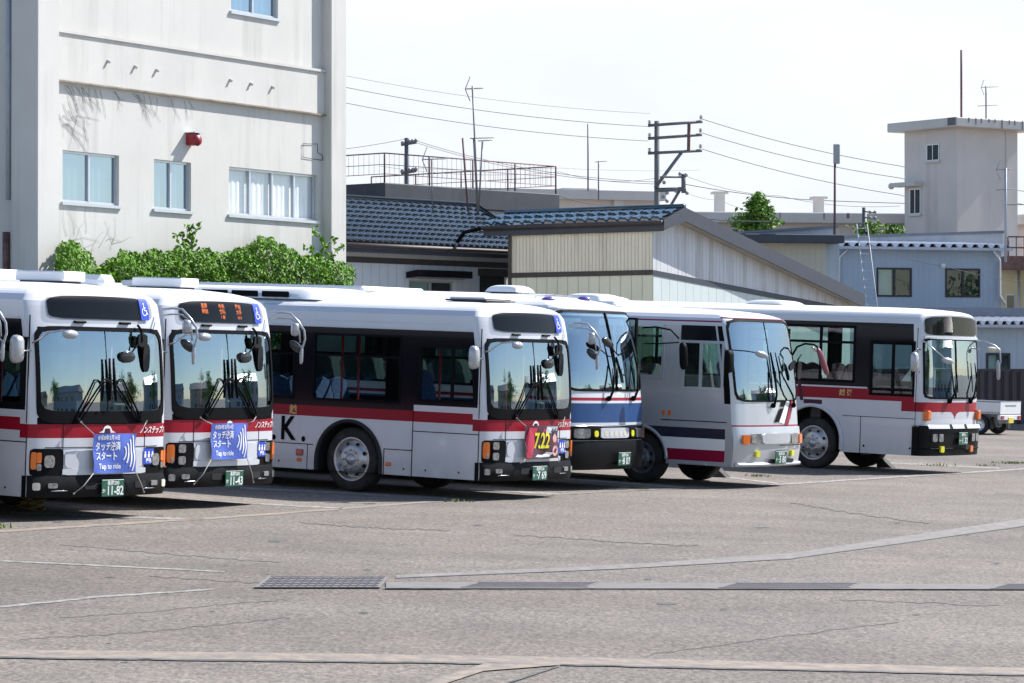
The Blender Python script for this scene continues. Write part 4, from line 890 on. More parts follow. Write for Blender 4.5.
mast(472.4, 86, 213, 80, .026, 'tallest television mast with an arrow shaped aerial above the tiled house', [(466, 483, 89, 9, True), (470, 494, 138.5, 8, False)], pxb=478, braces=[(473.5, 138, 477.5, 212)])
mast(462.6, 138, 213, 80.5, .028, 'leaning rusty pipe mast left of the tallest television mast', m='antenna_red', pxb=468, name='pipe_mast', cat='mast')
mast(482.5, 141, 213, 80.5, .026, 'leaning mast with a short aerial right of the tallest television mast', [(478, 492, 141, 5, False)], pxb=478.5)
mast(431.5, 159, 213, 79, .020, 'low television aerial with arrow shaped reflector in front of the roof railing', [(423, 446, 159.5, 9, True)], pxb=432.5)
mast(588, 124, 191, 120, .035, 'bare thin pole rising above the distant beige building', name='pole', cat='pole')
mast(598.5, 161, 200, 118, .03, 'small aerial right of the bare thin pole', [(595, 607, 162, 7, False)])
mast(1005.6, 168, 262, 103, .05, 'grey aerial mast with cross shaped aerials beside the balcony', [(997, 1013, 170, 6, True), (996, 1014, 190, 7, False)], m='steel_painted')
mast(961.3, 50, 119, 129, .05, 'tall thin lightning rod on the stair tower roof', m='antenna_red', name='lightning_rod', cat='rod')
mast(986, 86, 119, 130, .035, 'television aerial with two booms on the stair tower roof', [(981.5, 998, 87.5, 7, True), (977.5, 998, 106, 8, False)])
t = mast(835, 163, 240, 96, .04, 'rusty pole with a flat grey antenna panel at its top', m='antenna_red', pxb=834.5, name='panel_antenna')
M = frame(835, 96, 0); z0 = wl(M, 835, 240)[1]; a = rect(M, 833.4, 144.2, 839.8, 163.8); MB().bbox(a[0], a[1], -.06, .06, a[2] - z0, a[3] - z0, 'panel_grey', .015).build('panel', t)

def wire(pts, r, label, sag=0.0, name='overhead_wire'):
    p3 = [P(*q) for q in pts]; V = []
    for i in range(len(p3) - 1):
        n = 14
        for k in range(n + (1 if i == len(p3) - 2 else 0)):
            f = k / n; q = p3[i].lerp(p3[i + 1], f); q.z -= sag * 4 * f * (1 - f); V.append(q)
    t = MB().tube(V, r, 'cable', 4); t.build(name, None, label, 'wire', 'overhead wires')
wire([(250, 55, 140), (650, 113.5, 150)], .008, 'topmost wire left of the crossarm pole', .45)
wire([(250, 66, 140), (648, 126.5, 150)], .014, 'second wire from the top left of the crossarm pole', .45)
wire([(250, 82, 140), (648, 141, 150)], .014, 'third wire from the top left of the crossarm pole', .45)
wire([(250, 155, 150), (405, 139, 165)], .016, 'thick wire between the office block and the short pole', .2)
wire([(414, 140, 165), (655, 182, 150)], .012, 'upper wire from the short pole to the crossarm pole', .45)
wire([(414, 142, 165), (655, 184, 150)], .012, 'lower wire from the short pole to the crossarm pole', .45)
wire([(414, 168.5, 165), (560, 168, 170), (700, 170, 200)], .008, 'faint level wire above the railed flat roof', .1)
wire([(702, 119, 150), (900, 166, 140), (1100, 200, 130)], .014, 'topmost wire right of the crossarm pole', .2)
wire([(702, 133, 150), (900, 178, 140), (1100, 214, 130)], .014, 'second wire from the top right of the crossarm pole', .2)
wire([(702, 149, 150), (900, 195, 140), (1100, 234, 130)], .014, 'third wire from the top right of the crossarm pole', .2)
wire([(684, 184, 150), (812, 200, 140), (1100, 204, 125)], .016, 'thick service wire running past the stair tower', .1)
wire([(560, 196, 150), (640, 206, 120), (780, 221, 96)], .016, 'thick cable dropping across the distant beige building and the tree', .2)
wire([(657, 178, 150), (560, 172, 158), (380, 166, 170)], .009, 'thin wire sagging left from the pole bracket behind the railing', .3)
wire([(686, 176, 150), (780, 196, 140), (900, 206, 132)], .009, 'thin wire from the pole bracket to the stair tower', .2)
wire([(684, 192, 150), (720, 200, 152), (760, 212, 154)], .008, 'faint wire falling behind the left roof vent', .1)
wire([(868, 243, 101), (944, 266, 101), (1060, 285, 101)], .008, 'thin cable across the front of the blue-grey house', .12)

# ================================================================== buses
def interp(tab, z):
    if z <= tab[0][0]: return tab[0][1]
    for (a, p), (b, q) in zip(tab, tab[1:]):
        if z <= b: return p + (q - p) * (z - a) / (b - a)
    return tab[-1][1]
class Bus:
    """local frame: +x forward (x = 0 at the front corners), +y the bus's left, z up; the driver's side is y < 0"""
    def __init__(s, X, Y, hd, L, W, D, nexp, wtab, rake, label, group='buses parked in a row'):
        n = Vector((-PA, -PB, 1)).normalized(); h = R(hd); f0 = Vector((math.sin(h), -math.cos(h), 0)); f = (f0 - n * f0.dot(n)).normalized(); l = n.cross(f)
        o = Vector((X, Y, gz(X, Y)))
        s.M = Matrix(((f.x, l.x, n.x, o.x), (f.y, l.y, n.y, o.y), (f.z, l.z, n.z, o.z), (0, 0, 0, 1)))
        s.L, s.W, s.D, s.n, s.wtab, s.rake = L, W, D, nexp, wtab, rake
        s.root = thing('bus', label, 'bus', s.M, group)
        d = s.M.to_3x3().inverted() @ (o - CAM); s.k = d.y / -d.x if d.x < 0 else d.y / -d.x
    def w(s, z): return interp(s.wtab, z)
    def fx(s, y, z, off=0.0):
        w = s.w(z); q = min(.9995, abs(y) / max(w, 1e-6)); return interp(s.rake, z) + s.D * (1 - q ** s.n) ** (1 / s.n) + off
    def nrm(s, y, z):
        e = .01; a = (s.fx(y + e, z) - s.fx(y - e, z)) / (2 * e); b = (s.fx(y, z + e) - s.fx(y, z - e)) / (2 * e); return Vector((1, -a, -b)).normalized()
    def fp(s, y, z, off=0.0):
        return Vector((s.fx(y, z), y, z)) + s.nrm(y, z) * off
    def Yt(s, ym, z):
        a, b = -s.w(z), s.w(z)
        for _ in range(40):
            m = (a + b) / 2
            if m + s.k * s.fx(m, z) < ym: a = m
            else: b = m
        return (a + b) / 2
    # --- patches that follow the curved front
    def rowhw(s, v, p): return (1 - min(1, abs(v)) ** p) ** (1 / p)
    def patch(s, mb, yc, zc, hw, hh, m, off=.01, p=8, nu=10, nv=10, depth=.0, arch=0.0, clamp=.985):
        vs = [math.sin(math.pi / 2 * (2 * j / nv - 1)) for j in range(nv + 1)]
        def pt(i, j, o):
            v = vs[j]; e = s.rowhw(v, p) if 0 < j < nv else s.rowhw(.985, p); u = 2 * i / nu - 1
            y = yc + hw * e * u; y = max(-s.w(zc) * clamp, min(s.w(zc) * clamp, y)); z = zc + hh * v
            if arch: z -= arch * ((y / s.W) ** 2) * (v + 1) / 2
            return s.fp(y, z, o)
        V = [pt(i, j, off) for j in range(nv + 1) for i in range(nu + 1)]; W_ = nu + 1
        F = [(j * W_ + i, j * W_ + i + 1, (j + 1) * W_ + i + 1, (j + 1) * W_ + i) for j in range(nv) for i in range(nu)]
        mb.add(V, F, m, True)
        if depth:
            B = [(i, 0) for i in range(nu)] + [(nu, j) for j in range(nv)] + [(i, nv) for i in range(nu, 0, -1)] + [(0, j) for j in range(nv, 0, -1)]
            A = [pt(i, j, off) for i, j in B]; C = [pt(i, j, off - depth) for i, j in B]; k = len(B)
            mb.add(A + C, [(q, k + q, k + (q + 1) % k, (q + 1) % k) for q in range(k)], m)
        return mb
    def ring(s, mb, yc, zc, hw, hh, t, m, off=.012, p=8, n=64, arch=0.0, tb=None):
        """gasket between a rounded rectangle and the same one grown by t"""
        def pt(k, g, o, gb):
            a = 2 * math.pi * k / n; c, q = math.cos(a), math.sin(a); r = (abs(c) ** p + abs(q) ** p) ** (-1 / p)
            y = yc + (hw + g) * c * r; gg = gb if q < 0 else g; z = zc + (hh + gg) * q * r; y = max(-s.w(zc) * .99, min(s.w(zc) * .99, y))
            if arch: z -= arch * ((y / s.W) ** 2) * (q * r + 1) / 2
            return s.fp(y, z, o)
        tb = tb or t
        V = [pt(k, 0, off, 0) for k in range(n)] + [pt(k, t, off, tb) for k in range(n)] + [pt(k, t + .004, 0, tb + .004) for k in range(n)] + [pt(k, 0, -.02, 0) for k in range(n)]
        F = []
        for k in range(n): j = (k + 1) % n; F += [(k, j, n + j, n + k)[::-1], (n + k, n + j, 2 * n + j, 2 * n + k)[::-1], (3 * n + k, 3 * n + j, j, k)[::-1]]
        return mb.add(V, F, m, False)
    def ftext(s, mb, body, size, y, z, m, off=.02, align='CENTER', bold=.0, sx=1.0, slant=0):
        return mb.text(body, size, lambda a, b: s.fp(max(-s.w(z) * .97, min(s.w(z) * .97, y + a + b * slant)), z + b, off), m, align, bold, sx)
    def stext(s, mb, body, size, x, z, m, off=.006, align='CENTER', bold=0.0, sx=1.0):
        return mb.text(body, size, lambda a, b: Vector((x + a, -s.W - off, z + b)), m, align, bold, sx)
    # --- shell
    def shell(s, zs, xr, cls, us=None, arches=(), zarch=1.11, archr=.62, archz=.48, lower='bus_white'):
        """rings at heights zs; side stations xr (<0); cls(side, a, z) -> material or None (opening); side in front/right/left/rear/roof"""
        if us is None: us = [math.copysign(1 - (1 - abs(t)) ** 2.0, t) for t in [(-1 + 2 * i / 36) for i in range(37)]]
        b = MB(); xl = sorted(xr, reverse=True)
        def ring(z):
            w = s.w(z); xf = interp(s.rake, z); pts = []
            for x in reversed(xl): pts.append(Vector((max(-s.L, x) + xf * max(0, 1 - abs(x) / .9), -w, z)))
            for u in us: pts.append(Vector((s.fx(u * w, z), u * w, z)))
            for x in xl: pts.append(Vector((x + xf * max(0, 1 - abs(x) / .9), w, z)))
            return pts
        rings = [ring(z) for z in zs]; N = len(rings[0]); ns = len(xl); nu = len(us)
        def inarch(x): return any(abs(x - a) < archr + .02 for a in arches)
        for j in range(len(zs) - 1):
            zc = (zs[j] + zs[j + 1]) / 2
            for i in range(N):
                i2 = (i + 1) % N
                a, c = rings[j][i], rings[j][i2]; e, d = rings[j + 1][i], rings[j + 1][i2]
                if i < ns - 1: side = 'right'; pos = (xl[ns - 1 - i] + xl[ns - 2 - i]) / 2
                elif i == ns - 1: side = 'right'; pos = -.001
                elif i < ns + nu - 1: side = 'front'; pos = (a.y + c.y) / 2
                elif i == ns + nu - 1: side = 'left'; pos = -.001
                elif i < N - 1: side = 'left'; pos = (xl[i - ns - nu] + xl[i - ns - nu + 1]) / 2
                else: side = 'rear'; pos = 0
                if side in ('right', 'left') and zc < zarch and inarch(pos): continue
                m = cls(side, pos, zc)
                if m: b.add([a, c, d, e], [(0, 1, 2, 3)], m, side == 'front' or zc > s.zside)
        top = rings[-1]
        # roof lid: strip between the right and left halves of the last ring
        half = N // 2
        lid = [(i, i + 1, N - 2 - i, N - 1 - i) for i in range(half - 1)]
        b.add(top, lid, 'roof_white', True)
        fl = rings[0]; b.add(fl, [(i, N - 1 - i, N - 2 - i, i + 1) for i in range(half - 1)], 'trim_black')
        # wheel arch panels
        n = 26
        for a in arches:
            for sg in (-1, 1):
                w = s.w(.7) * sg; z0 = zs[0]; X0, X1 = a - archr - .02, a + archr + .02
                e = sorted([x for x in xl if x <= X0 + 1e-6] , reverse=True); X0 = e[0] if e else X0; e = sorted([x for x in xl if x >= X1 - 1e-6]); X1 = e[0] if e else X1
                X = sorted({X0, X1} | {a + archr * math.cos(math.pi * k / n) for k in range(n + 1)})
                az = lambda x: max(z0, archz + math.sqrt(max(0, archr ** 2 - (x - a) ** 2))) if abs(x - a) < archr - 1e-6 else z0
                for x0, x1 in zip(X, X[1:]):
                    q0 = az(x0) if abs(x0 - a) < archr - 1e-6 else (archz if (x1 + x0) / 2 > a - archr and (x1 + x0) / 2 < a + archr else z0); q1 = az(x1) if abs(x1 - a) < archr - 1e-6 else (archz if (x1 + x0) / 2 > a - archr and (x1 + x0) / 2 < a + archr else z0)
                    zb_ = s.panels if s.panels else [(zarch, lower)]
                    lo0, lo1 = q0, q1
                    for (zt, m) in zb_:
                        t0, t1 = max(lo0, zt), max(lo1, zt)
                        if t0 - lo0 > 1e-5 or t1 - lo1 > 1e-5:
                            f = [(x0, w, lo0), (x1, w, lo1), (x1, w, t1), (x0, w, t0)]
                            b.add(f if sg < 0 else f[::-1], [(0, 1, 2, 3)], m)
                        lo0, lo1 = t0, t1
                    if abs((x0 + x1) / 2 - a) < archr:
                        f = [(x0, w, q0), (x1, w, q1), (x1, w - .55 * sg, q1), (x0, w - .55 * sg, q0)]; b.add(f, [(0, 1, 2, 3)], 'pit_black')
                for xx in (a - archr, a + archr): b.add([(xx, w - .004 * sg, z0), (xx, w - .55 * sg, z0), (xx, w - .55 * sg, archz), (xx, w - .004 * sg, archz)], [(0, 1, 2, 3)], 'pit_black')
                b.add([(a - archr, w - .5 * sg, z0), (a + archr, w - .5 * sg, z0), (a + archr, w - .5 * sg, zarch), (a - archr, w - .5 * sg, zarch)], [(0, 1, 2, 3)], 'pit_black')
        return b
    panels = None; zside = 2.6
    def archlip(s, xa, r, z, m, wd=.06, out=.02, zbot=.3):
        b = MB(); n = 24; w = -s.W
        A = [(xa + (r + wd), zbot)] + [(xa + (r + wd) * math.cos(math.pi * k / n), z + (r + wd) * math.sin(math.pi * k / n)) for k in range(n + 1)] + [(xa - r - wd, zbot)]
        B = [(xa + r, zbot)] + [(xa + r * math.cos(math.pi * k / n), z + r * math.sin(math.pi * k / n)) for k in range(n + 1)] + [(xa - r, zbot)]
        k = len(A); V = [(x, w - out, q) for x, q in B] + [(x, w - out * .8, q) for x, q in A] + [(x, w, q) for x, q in A] + [(x, w + .03, q) for x, q in B]
        F = []
        for i in range(k - 1): F += [(i, i + 1, k + i + 1, k + i), (k + i, k + i + 1, 2 * k + i + 1, 2 * k + i), (3 * k + i, 3 * k + i + 1, i + 1, i)]
        return b.add(V, F, m, True).build('wheel_arch', s.root)
    def wheel(s, x, side, r=.49, rim=.328, tw=.26, style='steel', front=True):
        sg = -1 if side == 'right' else 1; ax = (0, sg, 0); o = (x, sg * (s.W - .08 - tw / 2), r)
        hw = tw / 2; h = MB(); q = hw + .02 if front else -.02
        m = 'rim_steel' if style == 'steel' else 'rim_dark'
        # hub with cap and nuts
        h.lathe([(.0, q + .035), (.05, q + .035), (.058, q + .02), (.085, q + .012), (.09, q - .01)], o, ax, m, 20)
        for k in range(8):
            a = 2 * math.pi * k / 8; c = Vector(o) + Vector((math.cos(a) * .135, sg * (q - .0), math.sin(a) * .135)); h.lathe([(.0, .035), (.016, .035), (.018, 0)], c, ax, m, 8)
        root = h.build('wheel', s.root)
        t = MB(); t.lathe([(rim - .02, -hw), (rim + .01, -hw * 1.02), (r - .05, -hw), (r - .012, -hw * .85), (r, -hw * .55), (r, hw * .55), (r - .012, hw * .85), (r - .05, hw), (rim + .06, hw * 1.05), (rim + .012, hw * 1.0), (rim - .01, hw * .9)], o, ax, 'tyre_rubber', 40)
        for k in range(0): pass
        t.build('tyre', root)
        d = MB(); d.lathe([(rim + .005, hw * .98), (rim - .012, hw * 1.03), (rim - .03, hw * .9), (rim - .045, hw * .45), (rim - .07, q - .10), (rim - .10, q - .035), (.18, q - .005), (.09, q)], o, ax, m, 40)
        hh = d
        for k in range(8 if style != 'six' else 6):
            a = 2 * math.pi * (k + .5) / 8; rr = rim - .083; c = Vector((math.cos(a) * rr, 0, math.sin(a) * rr)); tn = Vector((-math.sin(a), 0, math.cos(a))); rd = Vector((math.cos(a), 0, math.sin(a)))
            V = [Vector(o) + c + tn * .032 * math.cos(2 * math.pi * j / 10) + rd * .022 * math.sin(2 * math.pi * j / 10) + Vector((0, sg * (q - .055 + .012 - .62 * .032 * math.sin(2 * math.pi * j / 10)), 0)) for j in range(10)]
            hh.add(V, [tuple(range(10))], 'pit_black')
        d.build('rim', root)
        return root
    def frontwiper(s, pts, r=.012, off=.06):
        return [s.fp(y, z, off) for y, z in pts]
    def sidewin(s, x0, x1, z0, z1, y=None, glass='side_glass', fm='trim_black', fw=.035, cols=(), rails=(), name='window', inner=.02, sg=-1):
        w = (s.W - inner) * -1 if sg < 0 else s.W - inner; o = sg * .012
        b = MB(); yo = sorted([w + sg * (inner + .006), w - sg * .01])
        b.box(x0, x1, yo[0], yo[1], z1 - fw, z1, fm).box(x0, x1, yo[0], yo[1], z0, z0 + fw, fm).box(x0, x0 + fw, yo[0], yo[1], z0 + fw, z1 - fw, fm).box(x1 - fw, x1, yo[0], yo[1], z0 + fw, z1 - fw, fm)
        for c in cols:
            if isinstance(c, tuple): b.box(c[0] - fw / 2, c[0] + fw / 2, yo[0], yo[1], c[1], c[2], fm)
            else: b.box(c - fw / 2, c + fw / 2, yo[0], yo[1], z0 + fw, z1 - fw, fm)
        for c in rails: b.box(x0 + fw, x1 - fw, yo[0] + .003, yo[1] - .003, c - fw * .5, c + fw * .5, fm)
        f = b.build(name, s.root)
        MB().quad((x0, w, z0), (x1, w, z0), (x1, w, z1), (x0, w, z1), glass).build('pane', f)
        return f
SEATS = {}
def seat(bus, x, y, z, m, w=.43, back=.72, rot=0):
    """passenger seat: cushion, raked backrest with a rounded top"""
    key = (m, w, back)
    if key not in SEATS:
        b = MB(); b.bbox(-.22, .24, -w / 2, w / 2, .34, .47, m, .03)
        def fn(u, v): t = (u - .5) * 2; h = .42 + back * v - (.10 * abs(t) ** 3 if v > .8 else 0); return (-.20 - .14 * v + (.02 if 0 else 0), t * w / 2, h)
        b.grid(fn, 8, 6, m); b.grid(lambda u, v: Vector(fn(u, v)) + Vector((-.07, 0, 0)), 8, 6, m); b.grid(lambda u, v: Vector(fn(u, 1)) + Vector((-.07 * v, 0, .012 * math.sin(v * 3.14))), 8, 2, m)
        b.grid(lambda u, v: Vector(fn(0, u)) + Vector((-.07 * v, 0, 0)), 6, 1, m); b.grid(lambda u, v: Vector(fn(1, u)) + Vector((-.07 * v, 0, 0)), 6, 1, m)
        b.box(-.12, .10, -.05, .05, 0, .34, 'interior_dark')
        o = b.build('seat', bus.root); SEATS[key] = o
    else:
        o = SEATS[key].copy(); col.objects.link(o); o.parent = bus.root
    o.location = (x, y, z); o.rotation_euler = (0, 0, rot); return o
def plate(bus, y, z, top, num, kana, w=.40, h=.21, off=.065):
    b = MB(); n = bus.nrm(y, z); c = bus.fp(y, z, off); a = Vector((-n.y, n.x, 0)).normalized(); u = n.cross(a)
    M = Matrix(((n.x, a.x, u.x, c.x), (n.y, a.y, u.y, c.y), (n.z, a.z, u.z, c.z), (0, 0, 0, 1)))
    b.bbox(-.01, .006, -w / 2, w / 2, -h / 2, h / 2, 'plate_green', .005, M)
    b.text(top, .062, lambda p, q: M @ Vector((.009, p, q + h * .29)), 'paint_white', bold=.0012)
    b.text(num, .155, lambda p, q: M @ Vector((.009, p * .86 + .035, q - h * .17)), 'paint_white', bold=.003)
    b.text(kana, .06, lambda p, q: M @ Vector((.009, p - w * .42, q - h * .17)), 'paint_white', bold=.001)
    return b.build('number_plate', bus.root)
def mirror_box(mb, c, M3, hw, hh, d, m='mirror_white', glass='mirror_glass'):
    """rounded mirror housing: M3 columns = (depth axis, width axis, height axis)"""
    c = Vector(c); a, b_, u = M3
    n = 16
    def ringp(sc, dep):
        return [c + b_ * hw * sc * math.copysign(abs(math.cos(t)) ** .6, math.cos(t)) + u * hh * sc * math.copysign(abs(math.sin(t)) ** .6, math.sin(t)) + a * dep for t in [2 * math.pi * k / n for k in range(n)]]
    L = [ringp(.55, d), ringp(.9, d * .7), ringp(1, 0), ringp(.95, -d * .25)]
    V = [p for r in L for p in r]; F = []
    for i in range(3):
        for k in range(n): j = (k + 1) % n; F.append((i * n + k, i * n + j, (i + 1) * n + j, (i + 1) * n + k))
    mb.add(V, F + [tuple(range(n))[::-1]], m, True); mb.add(L[3], [tuple(range(n))], glass)
    return mb
X_, Y_, Z_ = Vector((1, 0, 0)), Vector((0, 1, 0)), Vector((0, 0, 1))

def wheelchair(bus, mb, y, z, s_, off):
    """white wheelchair symbol built from strokes"""
    def ln(pts, r): 
        for (a, b), (c, d) in zip(pts, pts[1:]):
            dx, dy = c - a, d - b; L = math.hypot(dx, dy) or 1; nx, ny = -dy / L * r, dx / L * r
            mb.add([bus.fp(y + p * s_, z + q * s_, off) for p, q in [(a - nx, b - ny), (c - nx, d - ny), (c + nx, d + ny), (a + nx, b + ny)]], [(0, 1, 2, 3)], 'paint_white')
    n = 14; mb.add([bus.fp(y + (-.12 + .13 * math.cos(2 * math.pi * k / n)) * s_, z + (.82 + .13 * math.sin(2 * math.pi * k / n)) * s_, off) for k in range(n)], [tuple(range(n))], 'paint_white')
    ln([(-.12, .62), (-.08, -.05), (.35, -.05), (.52, -.55), (.68, -.5)], .075); ln([(-.10, .28), (.28, .28)], .06)
    ln([(-.1 + .48 * math.cos(t), -.25 + .48 * math.sin(t)) for t in [R(115 + 235 * k / 14) for k in range(15)]], .065)

def dome(b, x0, x1, y0, y1, z0, z1, m, p=4):
    cx, cy, hx, hy, h = (x0 + x1) / 2, (y0 + y1) / 2, (x1 - x0) / 2, (y1 - y0) / 2, z1 - z0
    b.grid(lambda u, v: (cx + hx * (2 * u - 1), cy + hy * (2 * v - 1), z0 + h * (max(0, 1 - abs(2 * u - 1) ** p) * max(0, 1 - abs(2 * v - 1) ** p)) ** .4), 20, 14, m)
def wipers_center(B, yc, zb, zt, arm_z, spread=.42, off=.07):
    """pair of pantograph wipers parked upright side by side"""
    for sg in (-1, 1):
        w = MB(); y0 = yc + sg * .04
        w.tube([B.fp(y0 + sg * .02, zb + .18, off), B.fp(y0, (zb + zt) / 2, off), B.fp(y0 - sg * .005, zt, off)], [.016, .024, .014], 'trim_black', 6)
        for k, dd in enumerate((0, .06)):
            w.tube([B.fp(yc + sg * (spread - dd * 1.2), zb - .06, off * .6), B.fp(yc + sg * (.17 - dd * .3), arm_z - dd * .5, off + .02), B.fp(yc + sg * (.10 - dd * .6), arm_z - dd * .2, off + .02), B.fp(y0, arm_z - .10, off)], .013 if k == 0 else .009, 'trim_black', 5)
        w.lathe([(.0, .05), (.035, .05), (.045, 0)], B.fp(yc + sg * (spread - .02), zb - .06, 0), X_, 'trim_black', 10)
        w.build('wiper', B.root)

def interior(B, zfloor, m, xs_, zt, dash_z, rows, red_bars=True, driver_y=-.72, wheel=True, sseat=None):
    b = MB(); W = B.W - .06
    b.box(-B.L + .2, -.25, -.62, .62, zfloor - .05, zfloor, 'interior_grey'); b.build('floor', B.root)
    b = MB()
    b.grid(lambda u, v: Vector((B.fx((u - .5) * 2 * (W - .06), dash_z) - .10 - .45 * v, (u - .5) * 2 * (W - .06), dash_z + .05 * math.sin(v * math.pi))), 14, 4, 'interior_dark')
    b.box(-.45, -.28, -W, W, zfloor, dash_z, 'interior_dark')
    b.bbox(-.40, -.08, -.95, -.40, dash_z, dash_z + .12, 'interior_dark', .03); b.bbox(-.30, -.02, .20, .55, dash_z, dash_z + .22, 'interior_dark', .02); b.bbox(-.18, .0, -.30, .05, dash_z, dash_z + .05, 'cream_plastic', .01); b.build('dashboard', B.root)
    if wheel:
        b = MB(); c = Vector((-.52, driver_y, dash_z + .16)); ax = Vector((-.45, 0, .9)).normalized(); a = Y_; u = ax.cross(a)
        pts = [c + (a * math.cos(t) + u * math.sin(t)) * .25 for t in [2 * math.pi * k / 24 for k in range(25)]]; b.tube(pts, .018, 'trim_black', 6); b.tube([c + a * .25, c - a * .25], .014, 'trim_black', 5); b.tube([c, c - ax * .3], .03, 'trim_black', 6); b.build('steering_wheel', B.root)
    seat(B, -1.05, driver_y, zfloor + .25, sseat or m, .48, .78)
    for x in rows:
        for y in (-.98, -.53, .53, .98): seat(B, x, y, zfloor + .1, m)
    if red_bars:
        b = MB()
        for x, y in [(-1.35, -.35), (-1.6, .35), (-3.2, -.35), (-3.4, .35), (-5.2, -.35), (-5.2, .35), (-.75, .55), (-.75, 1.0)]: b.tube([(x, y, zfloor), (x, y, zt)], .018, 'interior_red', 6)
        b.build('grab_poles', B.root)
        b = MB(); b.box(-1.48, -1.44, -W + .05, -.30, zfloor, zfloor + 1.05, 'interior_grey'); b.tube([(-1.46, -W + .05, zfloor + 1.12), (-1.46, -.3, zfloor + 1.12), (-1.46, -.3, zfloor)], .018, 'interior_red', 6); b.build('driver_partition', B.root)

# ------------------------------------------------------------------ the three low floor city buses
def city_bus(X, Y, hd, label, ac, led=None, no_banner=False, plate_txt=('長岡200', '11-82', 'か'), lamps='round', ek=False, dark_mirror=True, right_text='ノンステップバス'):
    wt = [(0, 1.21), (2.45, 1.215), (2.60, 1.205), (2.70, 1.20), (2.78, 1.13), (2.84, 1.0), (2.89, .75), (2.925, .4), (2.94, .05)]
    rk = [(0, 0), (1.2, 0)] + [(1.26 + .09 * k, -.10 * ((.09 * k) / 1.1) ** 1.8) for k in range(1, 13)] + [(2.62, -.15), (2.72, -.18), (2.80, -.22), (2.86, -.32), (2.90, -.48), (2.925, -.7), (2.94, -1.0)]
    B = Bus(X, Y, hd, 10.5, 1.215, .17, 2.0, wt, rk, label)
    zs = [.30, .56, .68, 1.02, 1.11, 1.19, 1.27, 1.36, 1.41, 2.05, 2.25, 2.38, 2.47, 2.52, 2.58, 2.64, 2.70, 2.74, 2.78, 2.81, 2.84, 2.87, 2.89, 2.91, 2.925, 2.94]
    xw = -2.38; xr = [-.05, -.13, -.5, -1.12, -1.2, -1.45, -1.73, -3.02, -3.10, -3.45, -5.1, -5.4, -7.1, -7.2, -7.98, -8.0, -8.5, -9.3, -10.0, -10.5]
    wins = [(-1.45, -3.10), (-3.45, -5.10), (-5.40, -7.10), (-7.20, -8.50)]
    ws_h = (1.33, 2.36)
    def cls(side, a, z):
        if z > 2.47: return 'bus_white' if z < 2.80 else 'roof_white'
        if side == 'front' or (side in ('right', 'left') and a > -.13):
            if side == 'front':
                if 1.19 < z < 1.30 or z > 2.36: return 'trim_black' if z < 1.3 and abs(a) < 1.12 else 'bus_white'
                if 1.27 < z < 2.38 and abs(a) < 1.08: return None
            if 1.02 < z < 1.19: return 'bus_red'
            if side != 'front' and a < -.05 and z > 1.36: return 'band_black'
            return 'bus_white'
        if side == 'rear': return 'bus_red' if 1.11 < z < 1.27 else ('band_black' if 1.4 < z < 2.38 else 'bus_white')
        if 1.11 < z < 1.27: return 'bus_red'
        if z < 1.11: return 'bus_white'
        if z < 1.36: return 'bus_white' if -1.2 < a and side == 'right' else 'band_black'
        if side == 'right':
            if -1.12 < a < -.05 and 1.41 < z < 2.25: return None
        if side == 'left' and -1.12 < a < -.13 and 1.36 < z < 2.38: return None
        for x0, x1 in wins:
            if x1 < a < x0 and 1.36 < z < 2.38: return None
        return 'band_black'
    sh = B.shell(zs, xr, cls, arches=(xw, -7.6), zarch=1.11, archr=.60, archz=.46)
    # side creases and panel seams
    for (x0, x1, z) in [(-1.20, -.02, .97), (-1.72, -1.2, .68), (-6.9, -3.05, .68)]: sh.box(x0, x1, -B.W - .002, -B.W + .01, z - .006, z + .006, 'trim_black')
    for x in (-3.16, -4.35, -5.55, -6.7): sh.box(x - .004, x + .004, -B.W - .002, -B.W + .01, .30, .68, 'trim_black')
    for x in (-3.7, -4.1, -4.9, -5.3, -.35, -.95, -1.35): sh.ball((x, -B.W, .40), .016, 'interior_dark', n=6, k=4)
    for (x, z0, z1) in [(-1.205, .30, 1.36), (-.012, .30, 1.02), (-1.72, .3, .68), (-.02, 1.2, 2.52)]: sh.box(x - .006, x + .006, -B.W - .002, -B.W + .01, z0, z1, 'trim_black')
    sh.box(-10.4, -.2, -B.W - .008, -B.W + .01, 2.475, 2.50, 'bus_grey_white'); sh.box(-10.4, -.55, -B.W + .0, -B.W + .02, 2.565, 2.578, 'bus_grey_white')
    if ek:
        for ch, x in (('E', -4.06), ('.', -3.81), ('K', -3.55), ('.', -3.24)): B.stext(sh, ch, .50, x, .89 if ch != '.' else .88, 'trim_black', bold=.012, sx=.86)
        B.stext(sh, '越', .15, -3.45, 1.188, 'gold', bold=.003); B.stext(sh, '後', .15, -3.9, 1.188, 'gold', bold=.003)
        sh.bbox(-3.37, -3.24, -B.W - .02, -B.W + .01, .50, .60, 'lamp_red', .01); sh.bbox(-3.35, -3.26, -B.W - .02, -B.W + .01, .41, .465, 'lamp_amber', .01); sh.bbox(-1.68, -1.58, -B.W - .02, -B.W + .01, .43, .485, 'lamp_amber', .01)
    sh.build('body', B.root)
    # side glass
    for i, (x0, x1) in enumerate(wins):
        B.sidewin(x1, x0, 1.36, 2.38, rails=(2.05,), cols=[((x0 + x1) / 2, 2.05, 2.38), ((x0 + x1) / 2 + .02, 1.36, 2.05)] if i else [(-2.29, 2.05, 2.38)])
        B.sidewin(x1, x0, 1.36, 2.38, rails=(2.05,), sg=1, glass='clear_side_glass')
    B.sidewin(-1.12, -.05, 1.41, 2.25, cols=(-.52,), fw=.04); B.sidewin(-1.12, -.13, 1.36, 2.38, sg=1, glass='clear_side_glass', name='door')
    # front
    zc, hh, hw = (1.33 + 2.36) / 2, (2.36 - 1.33) / 2, 1.10
